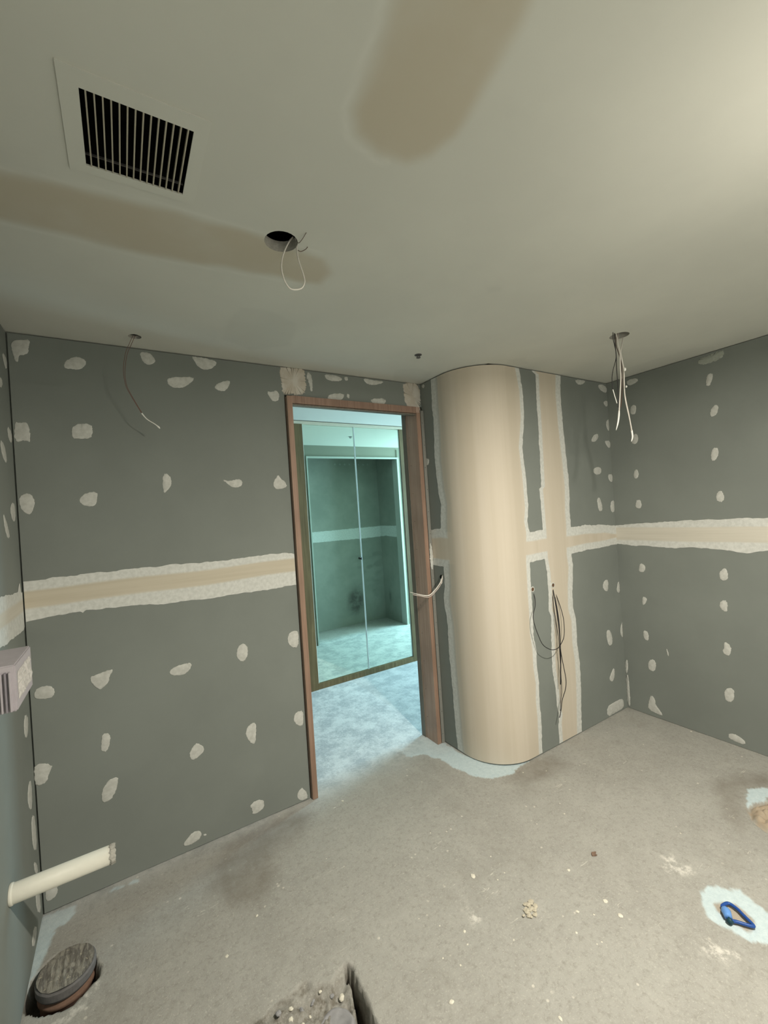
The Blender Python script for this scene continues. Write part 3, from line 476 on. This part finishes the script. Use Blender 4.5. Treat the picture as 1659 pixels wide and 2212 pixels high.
# right wall
wr = struct('wall_right', box(box(bmesh.new(), XR, XR+.013, YF, D2+.03, .003, ZT+.002), XR+.013, XR+.1, YF, D2+.08, 0, 2.56), M_BOARD)
for p in RIGHT_SPOTS: spot([(min(a, D2-.002), z) for a, z in p], m_right, 'filler_patch', M_FILL, wr)
for p in RIGHT_TAPE: spot([(a, min(z, ZT)) for a, z in p], m_right, 'taped_joint', M_FILLG, wr, .0012, .005)
coat('joint_band', [[(a+.06 if a > D2-.03 else a, z) for a, z in RIGHT_BAND[0]]], m_right, M_COATR, wr, -1.3, D2-.0015, tanz=(1.222, 1.345), grz=None)
# curved wall: return, quarter-round corner, straight run to the right wall
SE = A0+AL+(XR-CX)
ss = [0, A0]+[A0+AL*i/40 for i in range(1, 41)]+[SE]
bm = bmesh.new()
fr = [[bm.verts.new(m_curve(s, z, 0)) for z in (.004, ZT)] for s in ss]
bk_ = [[bm.verts.new(m_curve(s, z, -.012)) for z in (.004, ZT)] for s in ss]
for i in range(len(ss)-1):
    bm.faces.new((fr[i][0], fr[i+1][0], fr[i+1][1], fr[i][1])); bm.faces.new((bk_[i][0], bk_[i][1], bk_[i+1][1], bk_[i+1][0]))
    bm.faces.new((fr[i][0], bk_[i][0], bk_[i+1][0], fr[i+1][0])); bm.faces.new((fr[i][1], fr[i+1][1], bk_[i+1][1], bk_[i][1]))
box(bm, CX, XR+.013, D2+.013, D2+.09, 0, 2.56)
wc = struct('wall_curved', bm, M_BOARD)
for f_ in wc.data.polygons: f_.use_smooth = abs(f_.normal.x) > .02 and abs(f_.normal.y) > .02
for p in CURVED_SPOTS: spot([(min(a, SE-.002), min(z, ZT)) for a, z in p], m_curve, 'filler_patch', M_FILL, wc)
def pl(L):
    L = sorted(L); return np.array([q[0] for q in L]), np.array([q[1] for q in L])
U = np.unique(np.concatenate([np.arange(.0, SE, .007), [A0, A0+AL, SE-.0005]])); W_ = np.concatenate([np.arange(.008, ZT, .007), [ZT]])
Ag, Zg = np.meshgrid(U, W_, indexing='ij')
ragc = (vnoise(Ag*55, Zg*55, 31)-.5)*.006+(vnoise(Ag*14, Zg*14, 32)-.5)*.006
cl, cr = Ag-np.interp(Zg, *pl(COL_L)), np.interp(Zg, *pl(COL_R))-Ag
vl, vr = Ag-np.interp(Zg, *pl(VB_L)), np.interp(Zg, *pl(VB_R))-Ag
ht, hb = np.interp(Ag, *pl(HB_TOP)), np.interp(Ag, *pl(HB_BOT)); 
h1, h2 = ht-Zg, Zg-hb
colv, vbv, hbv = np.minimum(cl, cr), np.minimum(vl, vr), np.minimum(h1, h2)
o = np.maximum(np.maximum(colv, vbv), hbv)+ragc
tc = sst(.0, 1, np.minimum((cl-.03)/.06, (cr-.022)/.02)); tv = sst(0, 1, np.minimum((vl-.025)/.02, (vr-.035)/.03))
th = sst(0, 1, np.minimum((h1-.045)/.03, (h2-.035)/.025))
gr = np.exp(-((cl-.055)/.010)**2)*.45+np.exp(-((cl-.085)/.02)**2)*.22
gr = gr*(hbv < .02)
link('joint_compound', march(U, W_, o, lambda a, z: m_curve(a, z, .0012), dict(tan=np.maximum(np.maximum(tc, tv), th), groove=gr)), M_COATV, wc)
for p_ in wc.children[-1].data.polygons: p_.use_smooth = True
# cable holes in the curved wall
for (s, z, rr) in ((.7634, 1.0196, .012), (.9604, 1.0167, .012)):
    x, y, _ = m_curve(s, z)
    obj('cable_hole', lathe(bmesh.new(), (x, y, z), [(rr, -.0022), (rr*.9, -.0026), (.0005, -.0018)], 20, 'Y'), M_BROWNHOLE, wc)
    obj('hole_rim', lathe(bmesh.new(), (x, y, z), [(rr*1.5, -.0015), (rr*1.4, -.0035), (rr, -.0035), (rr, -.0015)], 20, 'Y', close=False), M_FILL, wc)
x, y, _ = m_curve(.098, 1.109)
obj('cable_hole', lathe(bmesh.new(), (x, y, 1.109), [(.016, -.0025), (.015, -.003), (.0005, -.0018)], 20, 'X'), M_DARK, wc)
# wall behind the camera, hall shell, recess
struct('wall_front', B(XL-.1, XR+.1, YF-.1, YF, 0, 2.56), simple('painted_wall', (.5, .5, .46), .9, .05, 3))
bm = bmesh.new()
box(bm, 1.722, 1.93, 2.281, YH, 0, HH); box(bm, 1.93, 3.24, 2.36, YH, 2.292, HH); box(bm, 3.24, 5, 2.30, YH, 0, HH)
struct('wall_hallway', bm, M_HALL)
bm = bmesh.new(); box(bm, -1.5, 1.336, YM+.001, 3.72, 0, HH); box(bm, 2.556, 5, YM+.001, 3.72, 0, HH); box(bm, 1.336, 2.556, 3.68, 3.72, 0, HH)
struct('wall_hallway_far', bm, M_HALL)
struct('wall_hallway_left', B(-1.5, -1.4, YH, 3.7, 0, HH), M_HALL)
struct('wall_hallway_right', B(5, 5.1, 2.3, 3.8, 0, HH), M_HALL)
U = np.arange(1.90, 3.255, .02); W_ = np.arange(0, 2.41, .02); A, Zz = np.meshgrid(U, W_, indexing='ij')
sc_ = np.exp(-(((A-2.76)/.13)**2+((Zz-.33)/.18)**2)**1.5)*1.3+.5*np.exp(-(((A-3.02)/.1)**2+((Zz-.62)/.3)**2))*sst(.5, .7, vnoise(A*9, Zz*14, 3))+.4*np.exp(-(((A-3.0)/.25)**2+((Zz-.85)/.25)**2))*sst(.55, .7, vnoise(A*7, Zz*20, 9))
U2 = np.arange(1.86, 2.43, .02); A2, Z2_ = np.meshgrid(U2, W_, indexing='ij')
me = march(U, W_, np.ones(A.shape), lambda a, z: (a, 1.865, z), dict(scuff=np.clip(sc_, 0, 1)))
wrec = tag(link('wall_recess', me, M_REC), kind='structure')
me = march(U2, W_, np.ones(A2.shape), lambda a, z: (3.24, a, z), dict(scuff=.8*np.exp(-(((A2-2.02)/.03)**2+((Z2_-.33)/.08)**2))))
link('side_board', me, M_REC, wrec)
obj('side_board', B(1.90, 1.93, 1.865, 2.36, 0, 2.4), M_REC, wrec)
obj('recess_top', B(1.9, 3.25, 1.79, 2.36, 2.40, 2.42), M_REC, wrec)
m_rb = lambda a, z, o=0: (a, 1.865+o, z); m_rs = lambda a, z, o=0: (3.24-o, a, z)
coat('joint_band', [[(1.93, 1.215), (2.4, 1.205), (3.0, 1.2), (3.239, 1.205), (3.239, 1.36), (2.6, 1.352), (1.93, 1.352)]], m_rb, M_COATR, wrec, tanz=None)
coat('joint_band', [[(1.866, 1.205), (2.0, 1.215), (2.35, 1.2), (2.35, 1.36), (1.866, 1.36)]], m_rs, M_COATR, wrec, tanz=None)
for i in range(8):
    a = 2.55+i*.075; spot([(a, 2.262), (a+.03, 2.255), (a+.034, 2.275), (a+.012, 2.285)], m_rb, 'filler_patch', M_FILLG, wrec)
bm = bmesh.new()
box(bm, 1.925, 3.262, 2.398, YH+.012, 2.272, 2.294); box(bm, 3.236, 3.262, 2.30, YH+.012, 0, 2.272); box(bm, 1.925, 1.94, 2.398, YH+.012, 0, 2.272)
tag(obj('trim_1', bm, M_WTRIM), kind='structure')
# ---------------------------------------------------------------- door frame
d = bpy.data.objects.new('door_1', None); COL.objects.link(d); d.location = (1.26, D1, 0); d.matrix_world = Matrix.Translation(d.location); d['kind'] = 'structure'
bm = box(bmesh.new(), .809, .838, 2.250, YH+.004, 0, 2.235)
obj('jamb', bm, M_WOODJ, d)
obj('jamb_edge', B(.8088, .8385, 2.2475, 2.2505, 0, 2.235), M_WOODE, d)
bm = box(bmesh.new(), 1.690, 1.7205, 2.252, YH+.004, 0, 2.238)
obj('jamb', bm, M_WOODJ, d)
obj('jamb_edge', B(1.691, 1.7200, 2.2490, 2.2525, 0, 2.20), M_WOODE, d)
obj('jamb_liner', B(1.684, 1.6905, 2.372, YH+.006, 0, 2.225), M_WOODG, d)
obj('jamb_liner', B(.8375, .844, 2.372, YH+.006, 0, 2.225), M_WOODG, d)
obj('head', box(B(.838, 1.690, 2.250, 2.292, 2.196, 2.238), .838, 1.690, 2.292, YH+.004, 2.226, 2.238), M_WOOD, d)
obj('head_liner', B(.838, 1.690, 2.256, 2.292, 2.186, 2.1935), M_WOODG, d)
bm = bmesh.new(); box(bm, 1.7235, 1.7465, 2.246, 2.281, 0, 2.215)
mb = obj('metal_bead', bm, M_METAL, d)
for i in range(15):
    z = .06+i*.148; y = 2.246
    obj('nail', lathe(bmesh.new(), (1.735+(.003 if i % 2 else -.002), y, z), [(.0022, .001), (.002, -.0012)], 8, 'Y'), M_BLACK, mb)
# nail holes along the jamb face
for i in range(11):
    obj('nail_hole', lathe(bmesh.new(), (1.6902, 2.345, .15+i*.19), [(.0025, .001), (.0025, -.0006)], 8, 'X'), M_BLACK, d)
spot([(1.741, .0), (1.747, .0)] if 0 else [(1.724, 1.16), (1.746, 1.15), (1.747, 1.27), (1.738, 1.33), (1.727, 1.33), (1.722, 1.24)], lambda a, z, o=0: (a, 2.2455-o, z), 'filler_smear', M_FILL, d, .0015, .004)
# ---------------------------------------------------------------- wardrobe with mirror doors
wd = empty('mirror_wardrobe', (1.946, YM, 0), 'hallway wardrobe with two tall mirror doors in an olive timber frame', 'wardrobe')
obj('stile', B(1.337, 1.421, 3.606, 3.66, 0, 2.398), M_OLIVE, wd); obj('stile', B(2.472, 2.555, 3.606, 3.66, 0, 2.398), M_OLIVE, wd)
obj('bottom_rail', B(1.421, 2.472, 3.607, 3.66, 0.001, .052), M_OLIVE, wd)
obj('head_rail', B(1.337, 2.555, 3.600, 3.66, 2.399, 2.424), M_PALE, wd)
for (a, b) in ((1.424, 1.9450), (1.9505, 2.469)):
    md = obj('mirror_door', B(a, b, YM, YM+.006, .054, 2.397), M_MIRROR, wd)
    bm = bmesh.new()
    for x in (a, b-.003): box(bm, x-.0003, x+.0033, YM-.005, YM+.0065, .0535, 2.3975)
    obj('edge_trim', bm, M_EDGE, md)
    if a < 1.5: obj('knob', lathe(bmesh.new(), (1.934, YM, 1.127), [(.006, 0), (.005, -.012), (.011, -.014), (.011, -.022), (.004, -.024)], 16, 'Y'), M_BLACK, md, True)
# ---------------------------------------------------------------- sprinklers
def sprinkler(x, y, z, label):
    t = empty('sprinkler_head', (x, y, z), label, 'sprinkler')
    obj('escutcheon', lathe(bmesh.new(), (x, y, z), [(.020, 0), (.020, -.002), (.008, -.004), (.001, -.004)], 20), M_SPR, t)
    bm = bmesh.new()
    for s in (-1, 1): tube(bm, [(x, y, z-.003), (x+s*.011, y, z-.008), (x, y, z-.015)], .0017, 6, 4)
    obj('frame_arms', bm, M_SPR, t)
    bm = bmesh.new(); lathe(bm, (x, y, z-.0155), [(.001, 0), (.012, .001), (.012, -.001), (.001, -.0015)], 12)
    obj('deflector', bm, M_SPR, t)
sprinkler(1.420, 1.838, H, 'small dark sprinkler head on the bathroom ceiling left of the rounded column')
sprinkler(2.234, 3.012, HH, 'sprinkler head on the hallway ceiling, seen only in the mirror doors')
# ---------------------------------------------------------------- cables
K = CAB
def cable(name, pts, r, mat, label, cat='cable', group=None, tip=None, tipr=None, tipmat=None, tipname='taped_end'):
    o = obj(name, tube(bmesh.new(), pts, r, 10), mat, None, True); tag(o, label, cat, group)
    if tip: obj(tipname, tube(bmesh.new(), tip, tipr, 10), tipmat or M_TAPEW, o, True)
    return o
cable('pull_cord_loop', K['loop'], .0023, M_WHITEP, 'cream cable hanging in a teardrop loop from the round black ceiling hole')
cable('stray_wire', K['thin'], .0009, M_BROWN, 'thin straight stiff wire sticking out past the right edge of the round ceiling hole', 'wire')
cable('curled_wire', K['curl'], .0011, M_BROWN, 'thin curled wire lying beside the rim of the round ceiling hole', 'wire')
lc = empty('twin_wire', tuple(K['left1'][0]), 'two thin red-brown wires hanging from the small ceiling slot at left, ending in white tape', 'cable')
obj('wire', tube(bmesh.new(), K['left1'], .0011, 6), M_RED, lc, True); obj('wire', tube(bmesh.new(), K['left2'], .0011, 6), M_RED, lc, True)
obj('taped_end', tube(bmesh.new(), K['left_tip'], [.0032, .0022, .0018, .0022, .0040, .0012], 8), M_TAPEW, lc, True)
cable('white_cable', K['r_w1'], .0030, M_WHITEP, 'single white cable hanging from the right ceiling hole, its taped end pointing left', tip=K['r_w1tip'], tipr=[.0032, .0045, .0042, .0035, .0008])
tc_ = empty('flat_cable', tuple(K['r_w2'][0]), 'pinkish pair of cables hanging longest from the right ceiling hole, with white knob', 'cable')
obj('strand', tube(bmesh.new(), K['r_w2'], .0028, 10), M_WHITEP, tc_, True); obj('strand', tube(bmesh.new(), K['r_w3'], .0028, 10), M_PINKP, tc_, True)
obj('taped_end', tube(bmesh.new(), K['r_w2tip'], [.0052, .0045, .0040, .0032, .0014], 8), M_TAPEW, tc_, True)
for p, r in zip(K['r_con'], (.008, .005)):
    bm = bmesh.new(); bmesh.ops.create_icosphere(bm, subdivisions=2, radius=r)
    for v_ in bm.verts: v_.co = Vector((v_.co.x*.85, v_.co.y*.8, v_.co.z*1.25))*(1+.12*random.uniform(-1, 1))+Vector(p)-Vector((0, .006, 0))
    obj('connector', bm, M_TAPEW, tc_, True)
cable('thin_black_cable', K['r_b1'], .0016, M_BLACK, 'thin black cable bowing left below the right ceiling hole, ending in a short white tip', tip=K['r_b1tip'], tipr=.0018)
cable('straight_black_cable', K['r_b2'], .0020, M_BLACK, 'plain black cable hanging straight behind the white ones at the right ceiling hole')
cable('brown_cable', K['r_b3'], .0020, M_BROWN, 'dark brown cable crossing behind the white cables at the right ceiling hole')
cable('looped_black_cable', K['d_loop'], .0022, M_BLACK, 'black cable looping in a wide U between the two wall holes right of the column')
cable('thick_black_cable', K['d_s1'], .0034, M_BLACK, 'thickest and shortest black cable hanging from the right of the two wall holes')
cable('wavy_black_cable', K['d_s2'], .0023, M_BLACK, 'black cable swinging right then back, hanging lowest from the right wall hole')
cable('slim_black_cable', K['d_s3'], .0019, M_BLACK, 'slim straight black cable hanging behind the thick one from the right wall hole')
e = empty('white_wall_cable', tuple(K['e1'][0]), 'white cable stub curving out of the hole beside the door jamb', 'cable')
obj('core', tube(bmesh.new(), K['e1'], [.0032, .0032, .003, .0035, .0038, .0030, .0012], 8), M_WHITEP, e, True)
obj('core', tube(bmesh.new(), K['e2'], .0022, 8), M_PINKP, e, True)
x, y, _ = m_curve(.098, 1.08); bm = bmesh.new(); bmesh.ops.create_icosphere(bm, subdivisions=2, radius=.011)
for v_ in bm.verts: v_.co = Vector((v_.co.x*.6, v_.co.y*.7, v_.co.z*1.6))+Vector((x-.006, y, 1.083))
obj('plug', bm, M_TAPEW, e, True)
# ---------------------------------------------------------------- pipe and box on the left wall
pp = empty('waste_pipe', (XL, 1.79, .436), 'short white plastic pipe sticking out of the left wall near the floor', 'pipe')
bm = bmesh.new(); L = .272
lathe(bm, (XL-.004, 1.79, .434), [(.029, 0), (.029, L), (.0255, L), (.0255, .03), (.001, .03)], 40, 'X', close=False)
obj('pipe_body', bm, M_PVC, pp, True)
obj('wall_collar', lathe(bmesh.new(), (XL, 1.79, .434), [(.0305, .0005), (.0315, .004), (.0305, .009), (.029, .0095)], 40, 'X', close=False), M_PVC, pp, True)
bm = bmesh.new()
prof = [(.030, L-.008), (.031, L-.002), (.029, L+.008), (.0255, L+.005), (.0255, L-.01)]
lathe(bm, (XL, 1.79, .434), prof, 40, 'X', close=False)
for v_ in bm.verts: v_.co += Vector((random.uniform(-.002, .002), random.uniform(-1, 1)*.0012, random.uniform(-1, 1)*.0015))
obj('ragged_end', bm, M_RAG, pp)
obj('wall_hole_void', lathe(bmesh.new(), (XL+.03, 1.79, .434), [(.0255, 0), (.0005, .001)], 24, 'X', close=False), M_DARK, pp)
bx = empty('wall_box', (XL, 1.49, 1.12), 'lavender grey box with a ribbed front fixed to the left wall at the frame edge', 'box')
bo = obj('body', B(XL+.0005, -.247, 1.395, 1.603, 1.121, 1.237, bev=.003), M_LAV, bx)
for i in range(13):
    x = XL+.004+i*.0084
    obj('rib', B(x, x+.0042, 1.386, 1.396, 1.124, 1.222, bev=.001), M_LAVD if i % 2 else M_LAV, bx)
bm = bmesh.new(); gx = 14; gz = 10; grid = {}
for i in range(gx):
    for j in range(gz):
        yy = 1.415+i*.168/(gx-1); zz = 1.145+j*.07/(gz-1)
        edge = i in (0, gx-1) or j in (0, gz-1)
        grid[i, j] = bm.verts.new((-.2466+(0 if edge else random.uniform(.001, .007)), yy+random.uniform(-.003, .003), zz+random.uniform(-.002, .002)))
for i in range(gx-1):
    for j in range(gz-1): bm.faces.new((grid[i, j], grid[i+1, j], grid[i+1, j+1], grid[i, j+1]))
obj('rough_panel', bm, simple('crumbly_mortar', (.50, .48, .46), .9, .35, 120, .1, .8), bx)
# ---------------------------------------------------------------- drain lid
dl = empty('drain_lid', (-.253, 1.915, 0), 'dusty round drain lid standing proud of a dark pit by the left wall', 'drain')
c = Vector((-.256, 1.927, -.013)); bm = bmesh.new()
lathe(bm, c, [(.070, -.006), (.084, -.004), (.088, .004), (.088, .026), (.083, .030), (.001, .031)], 64)
R_ = Matrix.Rotation(math.radians(3), 4, 'Y')
for v_ in bm.verts:
    if v_.co.z > .01: v_.co.z += (float(vnoise(v_.co.x*60, v_.co.y*60))-.5)*.003
obj('lid', bm, M_GRIME, dl)
bm = bmesh.new(); rings = []
for k in range(1, 13):
    r = .083*k/12
    rings.append([bm.verts.new((c.x+r*math.cos(a), c.y+r*math.sin(a), c.z+.0315+.0026*math.sin((c.x+r*math.cos(a))*330)*(r < .075)+.005*float(vnoise(r*math.cos(a)*70+9, r*math.sin(a)*70+9)))) for a in [2*math.pi*j/48 for j in range(48)]])
for a, b in zip(rings, rings[1:]):
    for j in range(48): bm.faces.new((a[j], a[(j+1) % 48], b[(j+1) % 48], b[j]))
bm.faces.new(rings[0])
obj('top_face', bm, M_LID, dl, True)
obj('pipe_collar', lathe(bmesh.new(), c, [(.078, -.08), (.078, -.035), (.084, -.03), (.083, -.020), (.077, -.015), (.077, -.004)], 48), M_CLAY, dl, True)
# ---------------------------------------------------------------- grey stub in the broken hole
bm = bmesh.new(); lathe(bm, (.478, 1.258, -.045), [(.062, -.03), (.060, .004), (.055, .012), (.046, .014), (.042, .009), (.001, .012)], 40)
for v_ in bm.verts: v_.co += Vector((float(vnoise(v_.co.x*40, v_.co.y*40))-.5, float(vnoise(v_.co.y*40, v_.co.z*40))-.5, float(vnoise(v_.co.x*45, v_.co.y*45, 5))-.5))*.010
tag(obj('concrete_stub', bm, M_GREY, None, True), 'rounded grey concrete stub lying in the broken floor hole at bottom centre', 'concrete')
# rubble in the broken hole
def rock(name, p, r, mat, label, cat, group=None, fl=.6):
    bm = bmesh.new(); bmesh.ops.create_icosphere(bm, subdivisions=2, radius=r)
    sx, sy = random.uniform(.7, 1.3), random.uniform(.6, 1.1); a = random.uniform(0, 3)
    for v_ in bm.verts:
        k = 1+.35*(random.random()-.5); q = v_.co*k; q = Vector((q.x*sx, q.y*sy, q.z*fl)); v_.co = Matrix.Rotation(a, 3, 'Z') @ q
    o = obj(name, bm, mat); o.location = (p[0], p[1], p[2]+r*fl*.6); return tag(o, label, cat, group)
def zf(x, y):
    i = int(np.searchsorted(xs, x)); j = int(np.searchsorted(ys, y)); return float(Zf[i, j])
for (x, y, r) in ((.40, 1.345, .010), (.36, 1.33, .007), (.44, 1.352, .008), (.33, 1.36, .009), (.50, 1.335, .008), (.39, 1.305, .006), (.31, 1.32, .008), (.35, 1.29, .011), (.37, 1.36, .006), (.29, 1.35, .006), (.47, 1.36, .006), (.42, 1.325, .005)):
    rock('rubble_piece', (x, y, zf(x, y)), r, M_GREY if r > .007 else M_CHIP, 'small crumb of broken concrete in the hole at bottom centre', 'rubble', 'concrete crumbs in the broken floor hole')
rock('plaster_crumb', (.530, 1.325, zf(.53, 1.325)), .010, M_CHIP, 'cream crumb caught beside the dark slot of the broken floor hole', 'rubble')
CHIP_LABELS = {0: 'largest round pale plaster chip on the floor, left of the beige mortar lump', 1: 'cream plaster chip just below and left of the rusty scrap',
 3: 'oblong white plaster chip, closest one to the left of the blue hose', 4: 'white plaster chip just right of the beige mortar lump',
 5: 'small white chip between the largest pale chip and the rusty scrap', 6: 'tiny bright white chip above the oblong chip left of the blue hose',
 7: 'white plaster chip below and left of the beige mortar lump', 8: 'white plaster chip directly below the mortar lump towards its right',
 11: 'yellowish plaster chip at the bottom edge of the picture, right of centre', 12: 'flat white plaster chip near the bottom edge, right of the broken floor hole',
 20: 'white plaster chip in the gap between the rounded column and the rusty scrap', 22: 'white plaster chip lying against the foot of the right wall',
 24: 'small white fleck left of the broken hole, below the large dark floor stain', 25: 'white plaster chip midway between the drain lid and the broken hole',
 27: 'small white chip on the floor just inside the left door jamb'}
for i, (x, y) in enumerate(CHIPS):
    if i == 2: continue
    big = i in CHIP_LABELS
    r = ((.0085, .007, .006)[i % 3] if big else (.0045, .0038, .0042)[i % 3])*(1.1 if y < 1.2 else .9)
    if i == 0: r = .012
    rock('plaster_chip', (x, y, zf(x, y)-.001), r*.85, M_CHIP, CHIP_LABELS.get(i, 'tiny off-white plaster fleck on the bare concrete floor, one of many'), 'plaster chip', 'plaster chips scattered on the concrete floor', .35)
bm = bmesh.new()
for k in range(26):
    a = random.uniform(0, 6.28); q = random.uniform(0, .036); b2 = bmesh.new(); r = random.uniform(.005, .010)
    g2 = bmesh.ops.create_icosphere(bm, subdivisions=1, radius=r)
    for v_ in g2['verts']: v_.co = Vector((v_.co.x*1.2, v_.co.y, v_.co.z*.45))*random.uniform(.85, 1.15)+Vector((1.241+q*math.cos(a)*1.25, 1.139+q*math.sin(a)*.8, .005))
tag(obj('mortar_lump', bm, simple('beige_mortar', (.50, .46, .37), .9, .3, 120, .1, .8)), 'flat crumbly beige mortar lump, largest blob in the middle of the floor', 'mortar')
bm = bmesh.new(); pts = [(-.014, 0), (-.004, .010), (.010, .009), (.016, 0), (.006, -.004), (.004, -.013), (-.005, -.007)]
t_ = [bm.verts.new((1.671+a, 1.148+b, zf(1.671, 1.148)+.004+.004*(i % 2))) for i, (a, b) in enumerate(pts)]; b_ = [bm.verts.new((v_.co.x, v_.co.y, v_.co.z-.003)) for v_ in t_]
bm.faces.new(t_); bm.faces.new(b_[::-1])
for i in range(len(pts)): bm.faces.new((t_[i], b_[i], b_[(i+1) % len(pts)], t_[(i+1) % len(pts)]))
tag(obj('rusty_scrap', bm, M_RUST), 'small jagged rust-brown scrap on the concrete floor', 'scrap')
# blue hose end
bh = empty('blue_hose', (1.83, .70, 0), 'blue plastic hose end poking from the pale ringed hole in the floor', 'hose')
obj('hose_loop', tube(bmesh.new(), K['blue'], .0055, 10), M_BLUE, bh, True)
p0 = Vector(K['blue'][0]); p1 = Vector(K['blue'][9])
obj('hose_stub', tube(bmesh.new(), [p0+Vector((0, 0, -.01)), p0*.6+p1*.4+Vector((0, 0, .006)), p1*.9+p0*.1+Vector((0, 0, .004))], [.011, .015, .012], 14), M_BLUEL, bh, True)
obj('dark_fitting', tube(bmesh.new(), [p1+Vector((-.004, 0, -.006)), p1+Vector((.004, -.006, .006))], [.010, .009], 12, 0), simple('dark_teal_rubber', (.012, .05, .07), .5), bh, True)
